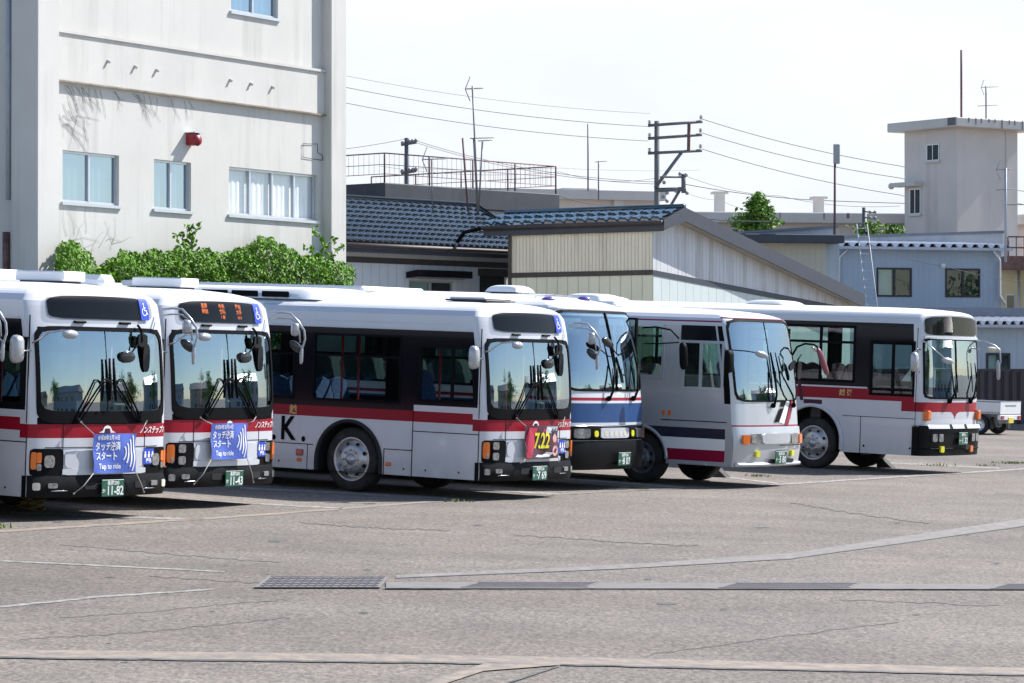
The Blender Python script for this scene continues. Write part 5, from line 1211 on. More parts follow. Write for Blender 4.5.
    g = MB(); B.patch(g, 0, zc, hw, hh, 'windshield_glass', .004, 14, 24, 14); ws = g.build('windshield', B.root)
    g = MB(); B.ring(g, 0, zc, hw - .02, hh - .02, .05, 'trim_black', .014, 12, tb=.15); g.build('gasket', ws)
    g = MB(); g.tube([B.fp(0, 1.34, .010), B.fp(0, 1.8, .010), B.fp(0, 2.35, .010)], .006, 'trim_black', 4); g.build('centre_joint', ws)
    g = MB(); B.patch(g, 0, 2.635, .93, .155, 'display_glass', .028, 7, 40, 12, arch=.045); dp = g.build('destination_display', B.root)
    g = MB(); B.patch(g, 0, 2.632, .90, .14, 'display_dark', .012, 7, 40, 12, arch=.045, depth=.03); g.build('display_panel', dp)
    if led:
        g = MB()
        for (txt, y, z, sz) in led: B.ftext(g, txt, sz, y, z, 'led_orange', .020, bold=.0015)
        g.build('display_lettering', dp)
    g = MB(); B.patch(g, .78, 2.62, .085, .13, 'wheelchair_blue', .031, 20, 4, 4); wheelchair(B, g, .78, 2.615, .092, .036); g.build('wheelchair_sign', dp)
    for y in (-.42, .38): MB().bbox(B.fx(y, 2.45) - .02, B.fx(y, 2.45) + .04, y - .10, y + .10, 2.435, 2.465, 'trim_black', .01).build('vent_flap', B.root)
    # red band lettering, emblem, bonnet recess
    g = MB()
    for y in (-.73, .73): g.tube([B.fp(y, .60, .003), B.fp(y, 1.19, .003)], .004, 'trim_black', 4)
    g.tube([B.fp(y, .905, .003) for y in [-1.0 + .1 * k for k in range(21)]], .004, 'trim_black', 4); g.build('panel_joints', B.root)
    g = MB(); B.patch(g, 0, .755, .70, .115, 'bus_grey_white', .014, 8, 16, 6, depth=.02); B.patch(g, 0, .605, .74, .04, 'bus_grey_white', .02, 14, 16, 4, depth=.03); g.build('service_flap', B.root)
    if right_text:
        g = MB(); B.ftext(g, right_text, .10, .62, 1.105, 'paint_white', .008, 'LEFT', .002, .82, .35); g.build('band_lettering', B.root)
    g = MB(); pts = [(-.15, 1.085), (-.09, 1.105), (-.05, 1.16), (0, 1.175), (.05, 1.16), (.09, 1.105), (.15, 1.085), (.06, 1.08), (.042, 1.135), (-.042, 1.135), (-.06, 1.08)]
    ctr = [(0, 1.16)]
    tri = [(0, 1, 10), (1, 2, 10), (2, 9, 10), (2, 3, 9), (3, 8, 9), (3, 4, 8), (4, 5, 7), (4, 7, 8), (5, 6, 7)]
    g.add([B.fp(y, z, .012) for y, z in pts], tri, 'paint_white'); B.patch(g, 0, 1.085, .045, .035, 'bus_navy', .010, 2.5, 6, 6); g.build('emblem', B.root)
    g = MB(); B.patch(g, .80, .775, .115, .10, 'sticker_blue', .020, 14, 5, 4)
    for q in range(3): B.patch(g, .725 + .075 * q, .825, .016, .016, 'paint_white', .023, 2.2, 4, 4); B.patch(g, .725 + .075 * q, .785, .022, .026, 'paint_white', .023, 5, 4, 4)
    B.ftext(g, '優先', .06, .80, .72, 'paint_white', .023, bold=.002); g.build('courtesy_sticker', B.root)
    # lamps
    for sg in (-1, 1):
        g = MB(); B.patch(g, sg * .96, .725, .235, .165, 'trim_black', .012, 10, 12, 6, depth=.03); hl = g.build('headlamp_bezel', B.root)
        if lamps == 'round':
            g = MB(); B.patch(g, sg * .945, .735, .075, .075, 'lamp_clear', .03, 4, 6, 6, depth=.03); g.build('headlight', hl)
            g = MB(); B.patch(g, sg * 1.155, .745, .030, .105, 'lamp_amber', .034, 6, 4, 5, depth=.03); B.patch(g, sg * 1.09, .78, .03, .065, 'lamp_amber', .032, 6, 4, 5, depth=.03); g.build('turn_signal', hl)
            g = MB(); B.patch(g, sg * 1.09, .665, .03, .04, 'lamp_clear', .032, 6, 4, 4, depth=.03); g.build('side_light', hl)
        else:
            for z in (.81, .655):
                g = MB(); B.patch(g, sg * .955, z, .062, .055, 'lamp_clear', .03, 5, 6, 6, depth=.03); g.build('headlight', hl)
            g = MB(); B.patch(g, sg * 1.135, .745, .05, .12, 'lamp_amber', .036, 6, 5, 6, depth=.04); g.build('turn_signal', hl)
            g = MB(); B.patch(g, sg * 1.12, .66, .018, .04, 'lamp_clear', .042, 6, 3, 4, depth=.02); g.build('side_light', hl)
    # bumper
    def bump(u, v): a = (u - .5) * 2; y = math.copysign(1 - (1 - abs(a)) ** 1.8, a) * B.W * .998; z = .29 + .275 * v; o = .030 * math.sin(math.pi * min(1, max(0, v)) ** .8) + .010; return B.fp(y, z, o)
    g = MB(); g.grid(bump, 44, 8, 'bumper_black'); g.box(-.06, .0, -B.W - .012, -B.W + .03, .295, .56, 'bumper_black'); g.box(-.06, .0, B.W - .03, B.W + .012, .295, .56, 'bumper_black')
    for y in (-.28, .62): B.patch(g, y, .43, .11, .045, 'pit_black', .044, 8, 6, 4)
    g.build('bumper', B.root)
    for sg in (-1, 1):
        g = MB(); B.patch(g, sg * 1.12, .43, .045, .045, 'lamp_clear' if lamps != 'round' else 'cream_plastic', .050, 6, 4, 4, depth=.03); g.build('reflector', B.root)
        g = MB(); B.patch(g, sg * .90, .44, .07, .032, 'lamp_clear', .050, 6, 6, 4, depth=.03); g.build('fog_light', B.root)
        g = MB(); g.tube([B.fp(sg * (.68 + .06 * k), .375, .044) for k in range(5)], .008, 'chrome', 5); g.build('trim_bar', B.root)
    plate(B, .07, .395, *plate_txt)
    wipers_center(B, 0.02, 1.30, 2.0, 1.74, .58)
    # mirrors on the driver's side
    m = MB(); m.tube([(.02, -1.22, 2.09), (.01, -1.34, 2.08), (.0, -1.46, 2.09)], .014, 'chrome', 6); mirror_box(m, (.02, -1.47, 2.10), (X_, Y_, Z_), .095, .175, .08); m.build('side_mirror', B.root)
    m = MB(); m.tube([(.03, -1.20, 2.18), (.12, -1.23, 2.20), (.30, -1.20, 2.32), (.44, -1.12, 2.345), (.55, -1.06, 2.33)], .014, 'chrome', 6); m.ellipsoid((.50, -1.04, 2.30), (Y_ * .14, X_ * .06 - Y_ * .02, Z_ * .055), 'mirror_white'); m.build('under_mirror', B.root)
    # looped mirror bracket on the door side
    m = MB()
    for dz in (0, .075):
        m.tube([(.0, 1.13, 2.64 - dz), (.12, 1.19, 2.66 - dz), (.24, 1.24, 2.65 - dz * .9), (.35, 1.28, 2.54 - dz * .5), (.43, 1.31, 2.42), (.45, 1.31, 2.30), (.41, 1.30, 2.16), (.39, 1.29, 2.05)], .016 if dz == 0 else .012, 'mirror_white', 6)
    m.tube([(.33, 1.27, 2.52), (.37, 1.28, 2.40), (.39, 1.28, 2.25)], .012, 'mirror_white', 6); arm = m.build('mirror_arm', B.root)
    m = MB(); mirror_box(m, (.32, 1.24, 2.43), ((X_ - Y_ * .5).normalized(), (Y_ + X_ * .5).normalized(), Z_), .055, .095, .06); m.build('mirror', arm)
    m = MB(); m.ellipsoid((.34, 1.26, 2.19), ((Y_ * .8 + X_ * .3 - Z_ * .5).normalized() * .13, (X_ * .8 - Y_ * .4 + Z_ * .2).normalized() * .045, (Z_ * .75 + Y_ * .35).normalized() * .065), 'mirror_dark'); m.build('mirror', arm)
    m = MB(); mirror_box(m, (.40, 1.30, 2.08), ((X_ - Y_ * .4).normalized(), (Y_ + X_ * .4).normalized(), Z_), .022, .13, .03); m.build('mirror', arm)
    # dark oval and upright mirror shapes set just ahead of the windscreen
    if dark_mirror:
        m = MB(); x = B.fx(.75, 2.1) + .075
        m.tube([(x, .60, 2.35), (x, .60, 2.22)], .02, 'trim_black', 6); mirror_box(m, (x, .62, 2.24), (-X_, Y_, Z_), -.02 + .11, .085, .04, 'trim_black', 'mirror_dark'); mirror_box(m, (x - .02, .72, 2.02), (-X_, Y_, Z_), .065, .18, .03, 'trim_black', 'mirror_dark'); m.tube([(x, .55, 2.20), (x - .02, .42, 2.06)], .01, 'trim_black', 5); m.ellipsoid((x, .36, 2.03), (Y_ * .14, X_ * .02, Z_ * .075), 'mirror_dark'); m.tube([(x, .60, 2.36), (x - .09, .62, 2.43)], .016, 'trim_black', 6); m.build('front_mirror', B.root)
    B.archlip(xw, .58, .46, 'rubber', .055)
    for x in (xw, -7.6):
        for sd_ in ('right', 'left'): B.wheel(x, sd_, front=x > -5)
    interior(B, .42, 'seat_blue', xr, 2.4, 1.22, (-3.9, -4.75, -5.6, -6.6, -8.4), sseat='seat_blue')
    b = MB(); b.box(-10, -.8, -1.1, 1.1, 2.50, 2.53, 'interior_grey'); b.build('ceiling', B.root)
    if isinstance(ac, tuple):
        dx, box = ac
        b = MB(); b.bbox(-1.40 + dx, -.55 + dx, -.12, .29, 2.955, 3.08, 'roof_white', .015); b.box(-1.35 + dx, -.60 + dx, -.08, .25, 2.90, 2.956, 'interior_dark'); b.build('roof_unit', B.root)
        b = MB(); b.bbox(box[0], box[1], box[2], box[3], 2.90, 3.09, 'roof_white', .07); b.build('roof_unit', B.root)
    else:
        b = MB()
        def fa(u, v): x = -3.25 - 3.4 * u; e = min(1, u / .12) ** .5 * min(1, (1 - u) / .08) ** .5; a = (v - .5) * 2; return (x, a * .95, 2.88 + (.19 * e) * (1 - abs(a) ** 6) ** .5)
        b.grid(fa, 24, 16, 'roof_white'); ru = b.build('roof_unit', B.root)
        for x0, x1 in ((-4.35, -3.82), (-4.95, -4.43), (-5.55, -5.03)):
            MB().bbox(x0, x1, -.965, -.93, 2.905, 2.995, 'trim_black', .012).build('grille', ru)
        b = MB(); b.bbox(-1.2, -.45, -.5, .3, 2.93, 2.955, 'interior_dark', .01); b.bbox(-1.15, -.5, -.46, .26, 2.955, 2.99, 'roof_white', .015); b.build('roof_hatch', B.root)
    return B
b1 = city_bus(-5.22, 38.37, 54.0, 'white city bus with plate 11-82 and blue tap to ride banner, nearest the left edge', (0, (-3.4, -1.75, -.6, .55)), plate_txt=('長岡200', '11-82', 'か'))
b2 = city_bus(-4.0, 41.55, 58.6, 'white city bus with lit orange destination board, plate 11-43 and blue banner', (-.08, (-3.2, -1.5, -.75, -.40)),
              led=[('行', -.46, 2.675, .09), ('長岡', -.42, 2.70, .065), ('駅前', -.42, 2.63, .065), ('中央', -.05, 2.70, .065), ('病院', -.05, 2.63, .065), ('1 番', -.05, 2.56, .055), ('経由', .33, 2.70, .065), ('大手', .33, 2.63, .065), ('10-3', .33, 2.56, .055)][1:], plate_txt=('長岡200', '11-43', 'か'), lamps='square')
b3 = city_bus(.168, 45.95, 56.2, 'white city bus with big K lettering, plate 769 and a dark 7.22 banner', 'long', plate_txt=('長岡200', '·7 69', 'か'), lamps='square', ek=True)

b0 = city_bus(-7.22, 35.75, 54.0, 'city bus almost wholly outside the left edge, only its mirror arm showing', (0, (-3.4, -1.75, -.6, .55)), plate_txt=('長岡200', '11-40', 'か'))
# banners tied to the fronts
def banner(B, label, kind, y0, y1, z0, z1, dz=0):
    t = thing('banner', label, 'banner', B.M @ Matrix.Translation((0, 0, 0)), 'banners tied to the bus fronts')
    yc, zc, hw, hh = (y0 + y1) / 2, (z0 + z1) / 2, (y1 - y0) / 2, (z1 - z0) / 2; OFF = .075
    def sp(y, z):
        u, v = (y - yc) / hw, (z - zc) / hh
        wr = .010 * math.sin(u * 3.1 + v * 2.2) + .006 * math.sin(u * 7 - v * 5) + .012 * (abs(u * v)) 
        return B.fp(y, z - .006 * u * u * (1 if v > 0 else -1), OFF + wr)
    b = MB(); b.grid(lambda u, v: sp(y0 + (y1 - y0) * u, z0 + (z1 - z0) * v), 20, 16, 'banner_blue' if kind == 'tap' else 'banner_maroon'); b.grid(lambda u, v: sp(y0 + (y1 - y0) * u, z0 + (z1 - z0) * v) - Vector((.006, 0, 0)), 10, 8, 'rope')
    lift = lambda y, z: sp(y, z) + B.nrm(y, z) * .005
    if kind == 'tap':
        def tx(s_, size, u, z, bold=.0, sx=1.0): b.text(s_, size, lambda p, q: lift(y0 + (y1 - y0) * u + p, zc + z * hh * 2 + q), 'paint_white', 'LEFT', bold, sx)
        tx('令和8年3月14日', .070, .08, .39, .0012, .80); tx('タッチ決済', .115, .05, .17, .0028, .74); tx('スタート', .120, .05, -.08, .0032, .80); tx('Tap to ride', .092, .12, -.33, .0018, .96)
        for k, (r, h) in enumerate([(.0, .085), (.055, .125), (.11, .175), (.165, .225)]):
            cx = y0 + (y1 - y0) * .705 + r * .95; n = 12; V = []
            for q in range(n + 1):
                a = -1 + 2 * q / n; x = cx + .035 * (1 - a * a); th = .012
                V += [lift(x - th, zc + .0 + a * h), lift(x + th, zc + .0 + a * h)]
            b.add(V, [(2 * q, 2 * q + 1, 2 * q + 3, 2 * q + 2) for q in range(n)], 'paint_white')
    else:
        def tx(s_, size, u, z, m, bold=.0, sx=1.0, l=1): b.text(s_, size, lambda p, q: lift(y0 + (y1 - y0) * u + p, zc + z * hh * 2 + q) + B.nrm(yc, zc) * .002 * l, m, 'LEFT', bold, sx)
        def blob(pts, m, l=0): b.add([lift(y0 + (y1 - y0) * u, z0 + (z1 - z0) * v) + B.nrm(yc, zc) * .002 * l for u, v in pts], [tuple(range(len(pts)))], m)
        blob([(.02, .62), (.10, .95), (.58, .90), (.55, .78), (.25, .72), (.30, .40), (.16, .02), (.03, .02)], 'banner_red'); blob([(.10, .78), (.17, .74), (.27, .30), (.22, .22)], 'paint_white', 1); blob([(.06, .05), (.14, .04), (.20, .16), (.12, .22)], 'lamp_amber', 1); blob([(.05, .20), (.11, .28), (.13, .5), (.07, .45)], 'lamp_red', 1)
        for (u, v, ru, rv) in [(.88, .62, .075, .15), (.89, .22, .09, .16)]: blob([(u + ru * math.cos(q * .45), v + rv * math.sin(q * .45)) for q in range(14)], 'banner_pink')
        blob([(.80, .66), (.83, .80), (.93, .80), (.97, .66), (.95, .74), (.86, .75)], 'bus_navy', 1); blob([(.58, .78), (.62, .96), (.97, .97), (.95, .84), (.80, .86), (.74, .76)], 'bus_grey_white')
        blob([(.66, .82), (.70, .90), (.74, .82), (.80, .92), (.84, .84), (.90, .92), (.92, .89), (.84, .80), (.74, .79)], 'bus_navy', 1); blob([(.28, .06), (.36, .13), (.52, .11), (.60, .15), (.74, .10), (.72, .05), (.5, .04)], 'paint_white', 1); blob([(.62, .20), (.76, .18), (.86, .16), (.74, .10), (.62, .12)], 'bus_grey_white', 1)
        tx('7.22', .32, .26, .02, 'banner_yellow', .008, .72, 2)
    b.build('sheet', t)
    dn = 1 if kind == 'tap' else .3
    for (y, z, y2, z2) in [(y0, z1, y0 - .22, 1.22), (y1, z1, y1 + .20, 1.22), (y0, z0, y0 - .30 * dn, .34 if kind == 'tap' else .56), (y1, z0, y1 + .19 * dn, .33 if kind == 'tap' else .56)]:
        r = MB(); a = sp(y, z); c = B.fp(y2, z2, .075); mid = a.lerp(c, .55) + Vector((.02, 0, -.015)); r.tube([a, mid, c], .006, 'rope', 5); r.ball(c, .014, 'rope', n=6, k=4); r.build('rope', t)
    return t
Y = b1.Yt; banner(b1, 'blue tap to ride banner tied to the front of the bus with plate 11-82', 'tap', -.30, .46, .58, 1.075)
banner(b2, 'blue tap to ride banner tied to the front of the bus with plate 11-43', 'tap', -.47, .32, .655, 1.145)
banner(b3, 'dark red banner with yellow 7.22 tied to the bus with plate 769', 'event', -.36, .54, .61, 1.11)

def generic_bumper(B, z0, z1, m, out=.05, nv=8, under=None):
    def fn(u, v): a = (u - .5) * 2; y = math.copysign(1 - (1 - abs(a)) ** 1.8, a) * B.W * .998; z = z0 + (z1 - z0) * v; return B.fp(y, z, out * math.sin(math.pi * (.12 + .76 * v)) ** .7)
    g = MB(); g.grid(fn, 44, nv, m)
    g.grid(lambda u, v: fn(u, 1) + (Vector((-.06, 0, .004)) * v), 44, 1, m); g.grid(lambda u, v: fn(u, 0) + (Vector((-.10, 0, .0)) * v), 44, 1, m)
    return g
def lamp(B, y, z, hw, hh, m, name, off=.03, par=None, p=6):
    g = MB(); B.patch(g, y, z, hw, hh, m, off, p, 6, 5, depth=.04); return g.build(name, par or B.root)

# ------------------------------------------------------------------ blue and white coach between the row
def coach():
    wt = [(0, 1.18), (1.2, 1.205), (2.2, 1.195), (2.75, 1.17), (2.86, 1.14), (2.95, 1.04), (3.02, .86), (3.07, .6), (3.10, .3), (3.115, .05)]
    rk = [(0, -.02), (.75, 0), (1.4, -.02), (1.56, -.05)] + [(1.56 + .1075 * k, -.05 - .29 * (k / 12) ** 1.45) for k in range(1, 13)] + [(2.93, -.42), (3.0, -.62), (3.06, -.95), (3.10, -1.5), (3.115, -2.2)]
    B = Bus(1.40, 49.5, 56.3, 11.6, 1.205, .25, 2.0, wt, rk, 'white coach with a broad blue front band, dark bumper and plate 803')
    zs = [.34, .55, .78, 1.0, 1.08, 1.39, 1.43, 1.48, 1.54, 1.60, 1.75, 2.2, 2.6, 2.78, 2.84, 2.89, 2.93, 2.97, 3.0, 3.03, 3.06, 3.085, 3.10, 3.115]
    xr = [-.10, -.5, -.9, -1.0, -1.15, -1.5, -1.87, -3.13, -3.2, -4.0, -4.1, -5.5, -5.6, -7.0, -7.1, -8.0, -8.3, -9.6, -10.2, -11.6]
    xa = -2.5
    wins = [(-.10, -.9), (-1.15, -3.13), (-3.2, -5.5), (-5.6, -7.0), (-7.1, -8.3)]
    def cls(side, a, z):
        if z > 2.78: return 'bus_white' if z < 2.95 else 'roof_white'
        if side == 'front' and 1.60 < z < 2.84 and abs(a) < 1.16: return None
        if 1.39 < z < 1.54: return 'bus_red' if 1.43 < z < 1.48 else 'bus_white'
        if 1.08 < z < 1.39: return 'bus_blue'
        if 1.0 < z < 1.08 and side == 'front': return 'bus_white'
        if side in ('right', 'left') and z > 1.60:
            for x0, x1 in wins:
                if x1 < a < x0: return None
            return 'band_black'
        return 'bus_grey_white' if z < .78 else 'bus_white'
    sh = B.shell(zs, xr, cls, arches=(xa, -8.0), zarch=1.08, archr=.60, archz=.5); sh.build('body', B.root)
    for x0, x1 in wins:
        for sg in (-1, 1): B.sidewin(x1, x0, 1.60, 2.78, sg=sg, glass='clear_side_glass', inner=.035)
    zc, hh, hw = (1.60 + 2.84) / 2, .62, 1.17
    g = MB(); B.patch(g, 0, zc, hw, hh, 'windshield_glass', .006, 12, 30, 16); ws = g.build('windshield', B.root)
    g = MB(); B.ring(g, 0, zc, hw - .015, hh - .015, .035, 'trim_black', .014, 12); g.build('gasket', ws)
    g = MB(); g.tube([B.fp(.12, 1.6 + 1.24 * k / 8, .012) for k in range(9)], .022, 'trim_black', 5); g.build('centre_post', ws)
    # white brow above the glass
    g = MB(); g.grid(lambda u, v: B.fp((u - .5) * 2.30, 2.855 + .05 * v, .03 * math.sin(math.pi * v)), 30, 4, 'bus_white'); g.build('brow', B.root)
    # lamp band
    g = MB(); g.grid(lambda u, v: B.fp((u - .5) * 2 * B.W * .995, .80 + .215 * v, .012 + .02 * math.sin(math.pi * v)), 40, 4, 'trim_black'); bd = g.build('lamp_band', B.root)
    g = MB(); g.tube([B.fp((k / 24 - .5) * 2.42, 1.03, .012) for k in range(25)], .012, 'chrome', 5); g.build('trim_bar', bd)
    k = 0
    for sg in (-1, 1):
        lamp(B, sg * .86, .91, .18, .075, 'lamp_clear', 'headlight', .045, bd); lamp(B, sg * .555, .91, .085, .08, 'trim_black', 'fog_light_housing', .042, bd); lamp(B, sg * .545, .905, .05, .05, 'fog_yellow', 'fog_light', .055, bd, 3)
        lamp(B, sg * 1.14, .90, .05, .08, 'lamp_amber', 'turn_signal', .045, bd)
    g = MB(); B.patch(g, 0, .915, .42, .082, 'bus_grey_white', .045, 10, 12, 5, depth=.03)
    for q in range(5): B.patch(g, -.28 + .14 * q, .905, .045, .045, 'cream_plastic', .048, 4, 4, 4)
    g.build('garnish', bd)
    g = generic_bumper(B, .33, .79, 'bumper_black', .04); g.build('bumper', B.root)
    plate(B, .20, .50, '長岡200', '·8 03', 'か', off=.10)
    for y, lean in ((-.18, .40), (.62, .38)):   # wipers rest upright from both corners
        w = MB(); w.tube([B.fp(y, 1.46, .05), B.fp(y + .04 * 1, 1.58, .10), B.fp(y + .20, 2.0, .08)], [.022, .018, .012], 'trim_black', 6); w.tube([B.fp(y + .24, 1.62, .055), B.fp(y + .20, 2.0, .06), B.fp(y + .15, 2.42, .055)], [.012, .018, .010], 'trim_black', 5); w.tube([B.fp(y + .24, 1.62, .055), B.fp(y + .30, 1.95, .055)], .009, 'trim_black', 5)
        w.ball(B.fp(y, 1.46, .03), .045, 'trim_black'); w.build('wiper', B.root)
    # door side mirror hangs ahead of the glass on a black bracket
    m = MB(); m.tube([(.0, 1.20, 2.62), (.22, 1.25, 2.64), (.46, 1.32, 2.60), (.60, 1.36, 2.46)], .016, 'trim_black', 6); m.tube([(.03, 1.20, 2.36), (.30, 1.28, 2.37), (.60, 1.36, 2.40)], .012, 'trim_black', 6); arm = m.build('mirror_arm', B.root)
    m = MB(); mirror_box(m, (.66, 1.40, 2.18), ((X_ - Y_ * .2 + Z_ * .1).normalized(), (Y_ + X_ * .25).normalized(), (Z_ - Y_ * .12).normalized()), .075, .23, .06, 'trim_black', 'mirror_dark'); m.build('mirror', arm)
    m = MB(); m.tube([(-.05, -1.2, 2.2), (.10, -1.36, 2.22), (.16, -1.42, 2.15)], .016, 'trim_black', 6); mirror_box(m, (.16, -1.42, 2.05), (X_, Y_, Z_), .10, .2, .07, 'trim_black'); m.build('side_mirror', B.root)
    m = MB(); m.tube([B.fp(.28, 2.14, .10), B.fp(.10, 2.16, .09), B.fp(-.10, 2.28, .12)], .010, 'trim_black', 5); m.ellipsoid(B.fp(-.22, 2.32, .16), (Y_ * .17 - Z_ * .06, X_ * .05, Z_ * .065 + Y_ * .02), 'mirror_dark'); m.build('under_mirror', B.root)
    interior(B, .75, 'seat_grey', xr, 2.6, 1.45, (-2.2, -3.1, -4.0, -4.9, -5.8, -6.7, -7.6), red_bars=False)
    for x in (xa, -8.0):
        for sd_ in ('right', 'left'): B.wheel(x, sd_, r=.49, front=x > -5)
    b = MB(); dome(b, -2.18, -1.55, -.25, .30, 3.13, 3.245, 'roof_white'); b.box(-2.1, -1.63, -.18, .24, 3.08, 3.145, 'interior_dark'); b.build('roof_vent', B.root)
    for y in (-.72, .35):
        b = MB(); b.ellipsoid((-.62, y, 3.02 if abs(y) > .5 else 3.055), (X_ * .10, Y_ * .14, Z_ * .05), 'purple_lens'); b.build('marker_lamp', B.root)
    b = MB(); b.bbox(-9.5, -4.2, -.9, .9, 3.06, 3.16, 'roof_white', .04); b.build('roof_unit', B.root)
    return B
b4 = coach()

# ------------------------------------------------------------------ silver midi coach
def midi():
    wt = [(0, 1.12), (1.1, 1.14), (2.2, 1.13), (2.75, 1.12), (2.82, 1.08), (2.88, .99), (2.93, .82), (2.965, .55), (2.985, .25), (2.99, .05)]
    rk = [(0, -.01), (.75, .02), (1.04, .01), (1.44, -.03)] + [(1.44 + .1133 * k, -.03 - .24 * (k / 12) ** 1.4) for k in range(1, 13)] + [(2.85, -.33), (2.90, -.48), (2.94, -.7), (2.97, -1.1), (2.99, -1.7)]
    B = Bus(4.22, 51.87, 56.6, 9.0, 1.14, .17, 2.0, wt, rk, 'silver coach with a black, white and red skirt stripe and tall windscreen')
    xa = -1.76
    zs = [.36, .43, .62, .81, .98, 1.03, 1.055, 1.09, 1.40, 1.47, 1.62, 1.79, 2.44, 2.47, 2.69, 2.75, 2.775, 2.80, 2.82, 2.85, 2.88, 2.905, 2.93, 2.95, 2.965, 2.98, 2.99]
    xr = [-.12, -.17, -.22, -.5, -.98, -1.02, -1.2, -1.23, -1.33, -2.3, -3.3, -3.5, -4.5, -5.5, -5.7, -6.4, -7.6, -7.7, -8.6, -9.0]
    wins = [(-1.33, -3.3), (-3.5, -5.5), (-5.7, -7.6)]
    stripes = [(.43, 'bus_silver'), (.62, 'bus_magenta'), (.81, 'paint_white'), (.98, 'bus_navy'), (1.09, 'bus_silver')]
    B.panels = stripes
    def cls(side, a, z):
        if z > 2.775: return 'bus_white' if z < 2.88 else 'roof_white'
        if side == 'front':
            if 1.47 < z < 2.80 and abs(a) < 1.05: return None
            if z > 2.775: return 'bus_magenta'
            if 1.03 < z < 1.055: return 'bus_magenta'
            return 'bus_silver'
        if 2.75 < z < 2.775: return 'bus_magenta'
        if z > 2.69: return 'bus_white'
        if side == 'right' and -1.02 < a < -.17 and 2.44 < z < 2.69: return 'band_black'
        if side == 'right' and -.98 < a < -.17 and 1.62 < z < 2.44: return None
        if side == 'left' and -.98 < a < -.17 and 1.40 < z < 2.69: return None
        for x0, x1 in wins:
            if x1 < a < x0 and 1.79 < z < 2.69: return None
        if -.17 < a and 1.40 < z < 2.75: return 'trim_black' if a > -.14 else 'bus_silver'
        if z < .98 and a < -.12:
            for zt, m in stripes:
                if z < zt: return m
        return 'bus_silver'
    sh = B.shell(zs, xr, cls, arches=(xa, -6.4), zarch=1.09, archr=.53, archz=.43)
    sh.box(-1.35, -.08, -B.W - .004, -B.W + .01, 1.085, 1.10, 'trim_black'); sh.box(-.062, -.05, -B.W * .985 - .0, -B.W + .03, .36, 1.1, 'trim_black')
    for x in (-1.18, -1.30): sh.bbox(x - .03, x + .03, -B.W - .012, -B.W + .01, 1.17, 1.25, 'lamp_amber', .006)
    sh.bbox(-1.0, -.45, -B.W - .02, -B.W + .01, .36, .40, 'alu', .008)
    sh.build('body', B.root)
    for i, (x0, x1) in enumerate(wins):
        B.sidewin(x1, x0, 1.79, 2.69, glass='clear_side_glass', fm='alu', fw=.045, cols=((x0 + x1) / 2,)); B.sidewin(x1, x0, 1.79, 2.69, glass='clear_side_glass', fm='alu', sg=1)
    B.sidewin(-.98, -.17, 1.62, 2.44, glass='clear_side_glass', fm='alu', fw=.045, cols=(-.62,)); B.sidewin(-.98, -.17, 1.40, 2.69, glass='clear_side_glass', sg=1, name='door')
    zc, hh, hw = (1.46 + 2.79) / 2, (2.79 - 1.46) / 2, 1.06
    g = MB(); B.patch(g, 0, zc, hw, hh, 'windshield_glass', .006, 12, 26, 16); ws = g.build('windshield', B.root)
    g = MB(); B.ring(g, 0, zc, hw - .015, hh - .015, .035, 'trim_black', .014, 12, tb=.03); g.build('gasket', ws)
    g = MB(); g.tube([B.fp(.02, 1.48 + 1.3 * k / 8, .011) for k in range(9)], .007, 'trim_black', 4); g.build('centre_joint', ws)
    g = MB(); g.tube([B.fp((k / 24 - .5) * 2.18, 2.825, .006) for k in range(25)], .012, 'bus_magenta', 5); g.build('trim_line', B.root)
    # slanted livery stripes on the front
    g = MB()
    def par(pts, m, o):
        (a, b_), (c, d), (e, f_), (h_, i_) = pts
        g.grid(lambda u, v: B.fp((a + (c - a) * u) * (1 - v) + (h_ + (e - h_) * u) * v, (b_ + (d - b_) * u) * (1 - v) + (i_ + (f_ - i_) * u) * v, o), 4, 6, m)
    par([(.02, 1.10), (.17, 1.10), (.37, 1.33), (.24, 1.33)], 'trim_black', .016); par([(.26, 1.36), (.40, 1.36), (.49, 1.455), (.34, 1.455)], 'trim_black', .016); par([(.19, 1.10), (.38, 1.07), (.66, 1.455), (.51, 1.455)], 'paint_white', .014); par([(.40, 1.055), (.54, 1.055), (.86, 1.46), (.72, 1.46)], 'bus_magenta', .016); g.build('livery_stripes', B.root)
    g = generic_bumper(B, .365, 1.02, 'bus_silver', .05, 12)
    g.tube([B.fp((k / 24 - .5) * 2.1, .72, .085) for k in range(13, 25)], .006, 'trim_black', 4); g.tube([B.fp((k / 30 - .5) * 2.2, .40, .055) for k in range(31)], .030, 'alu', 6)
    for y in (-.12, .52): B.patch(g, y, .455, .15, .035, 'pit_black', .078, 5, 6, 4)
    bp = g.build('bumper', B.root)
    for sg in (-1, 1):
        lamp(B, sg * .93, .82, .075, .075, 'lamp_amber', 'turn_signal', .095, bp, 8); lamp(B, sg * .66, .83, .14, .082, 'lamp_clear', 'headlight', .09, bp, 8); lamp(B, sg * .60, .58, .055, .05, 'fog_yellow', 'fog_light', .09, bp, 6)
    g = MB(); B.patch(g, .0, .83, .48, .085, 'bus_silver', .082, 10, 10, 4, depth=.02); g.build('grille_panel', bp)
    plate(B, .10, .515, '長岡200', '·5 80', 'か', off=.11)
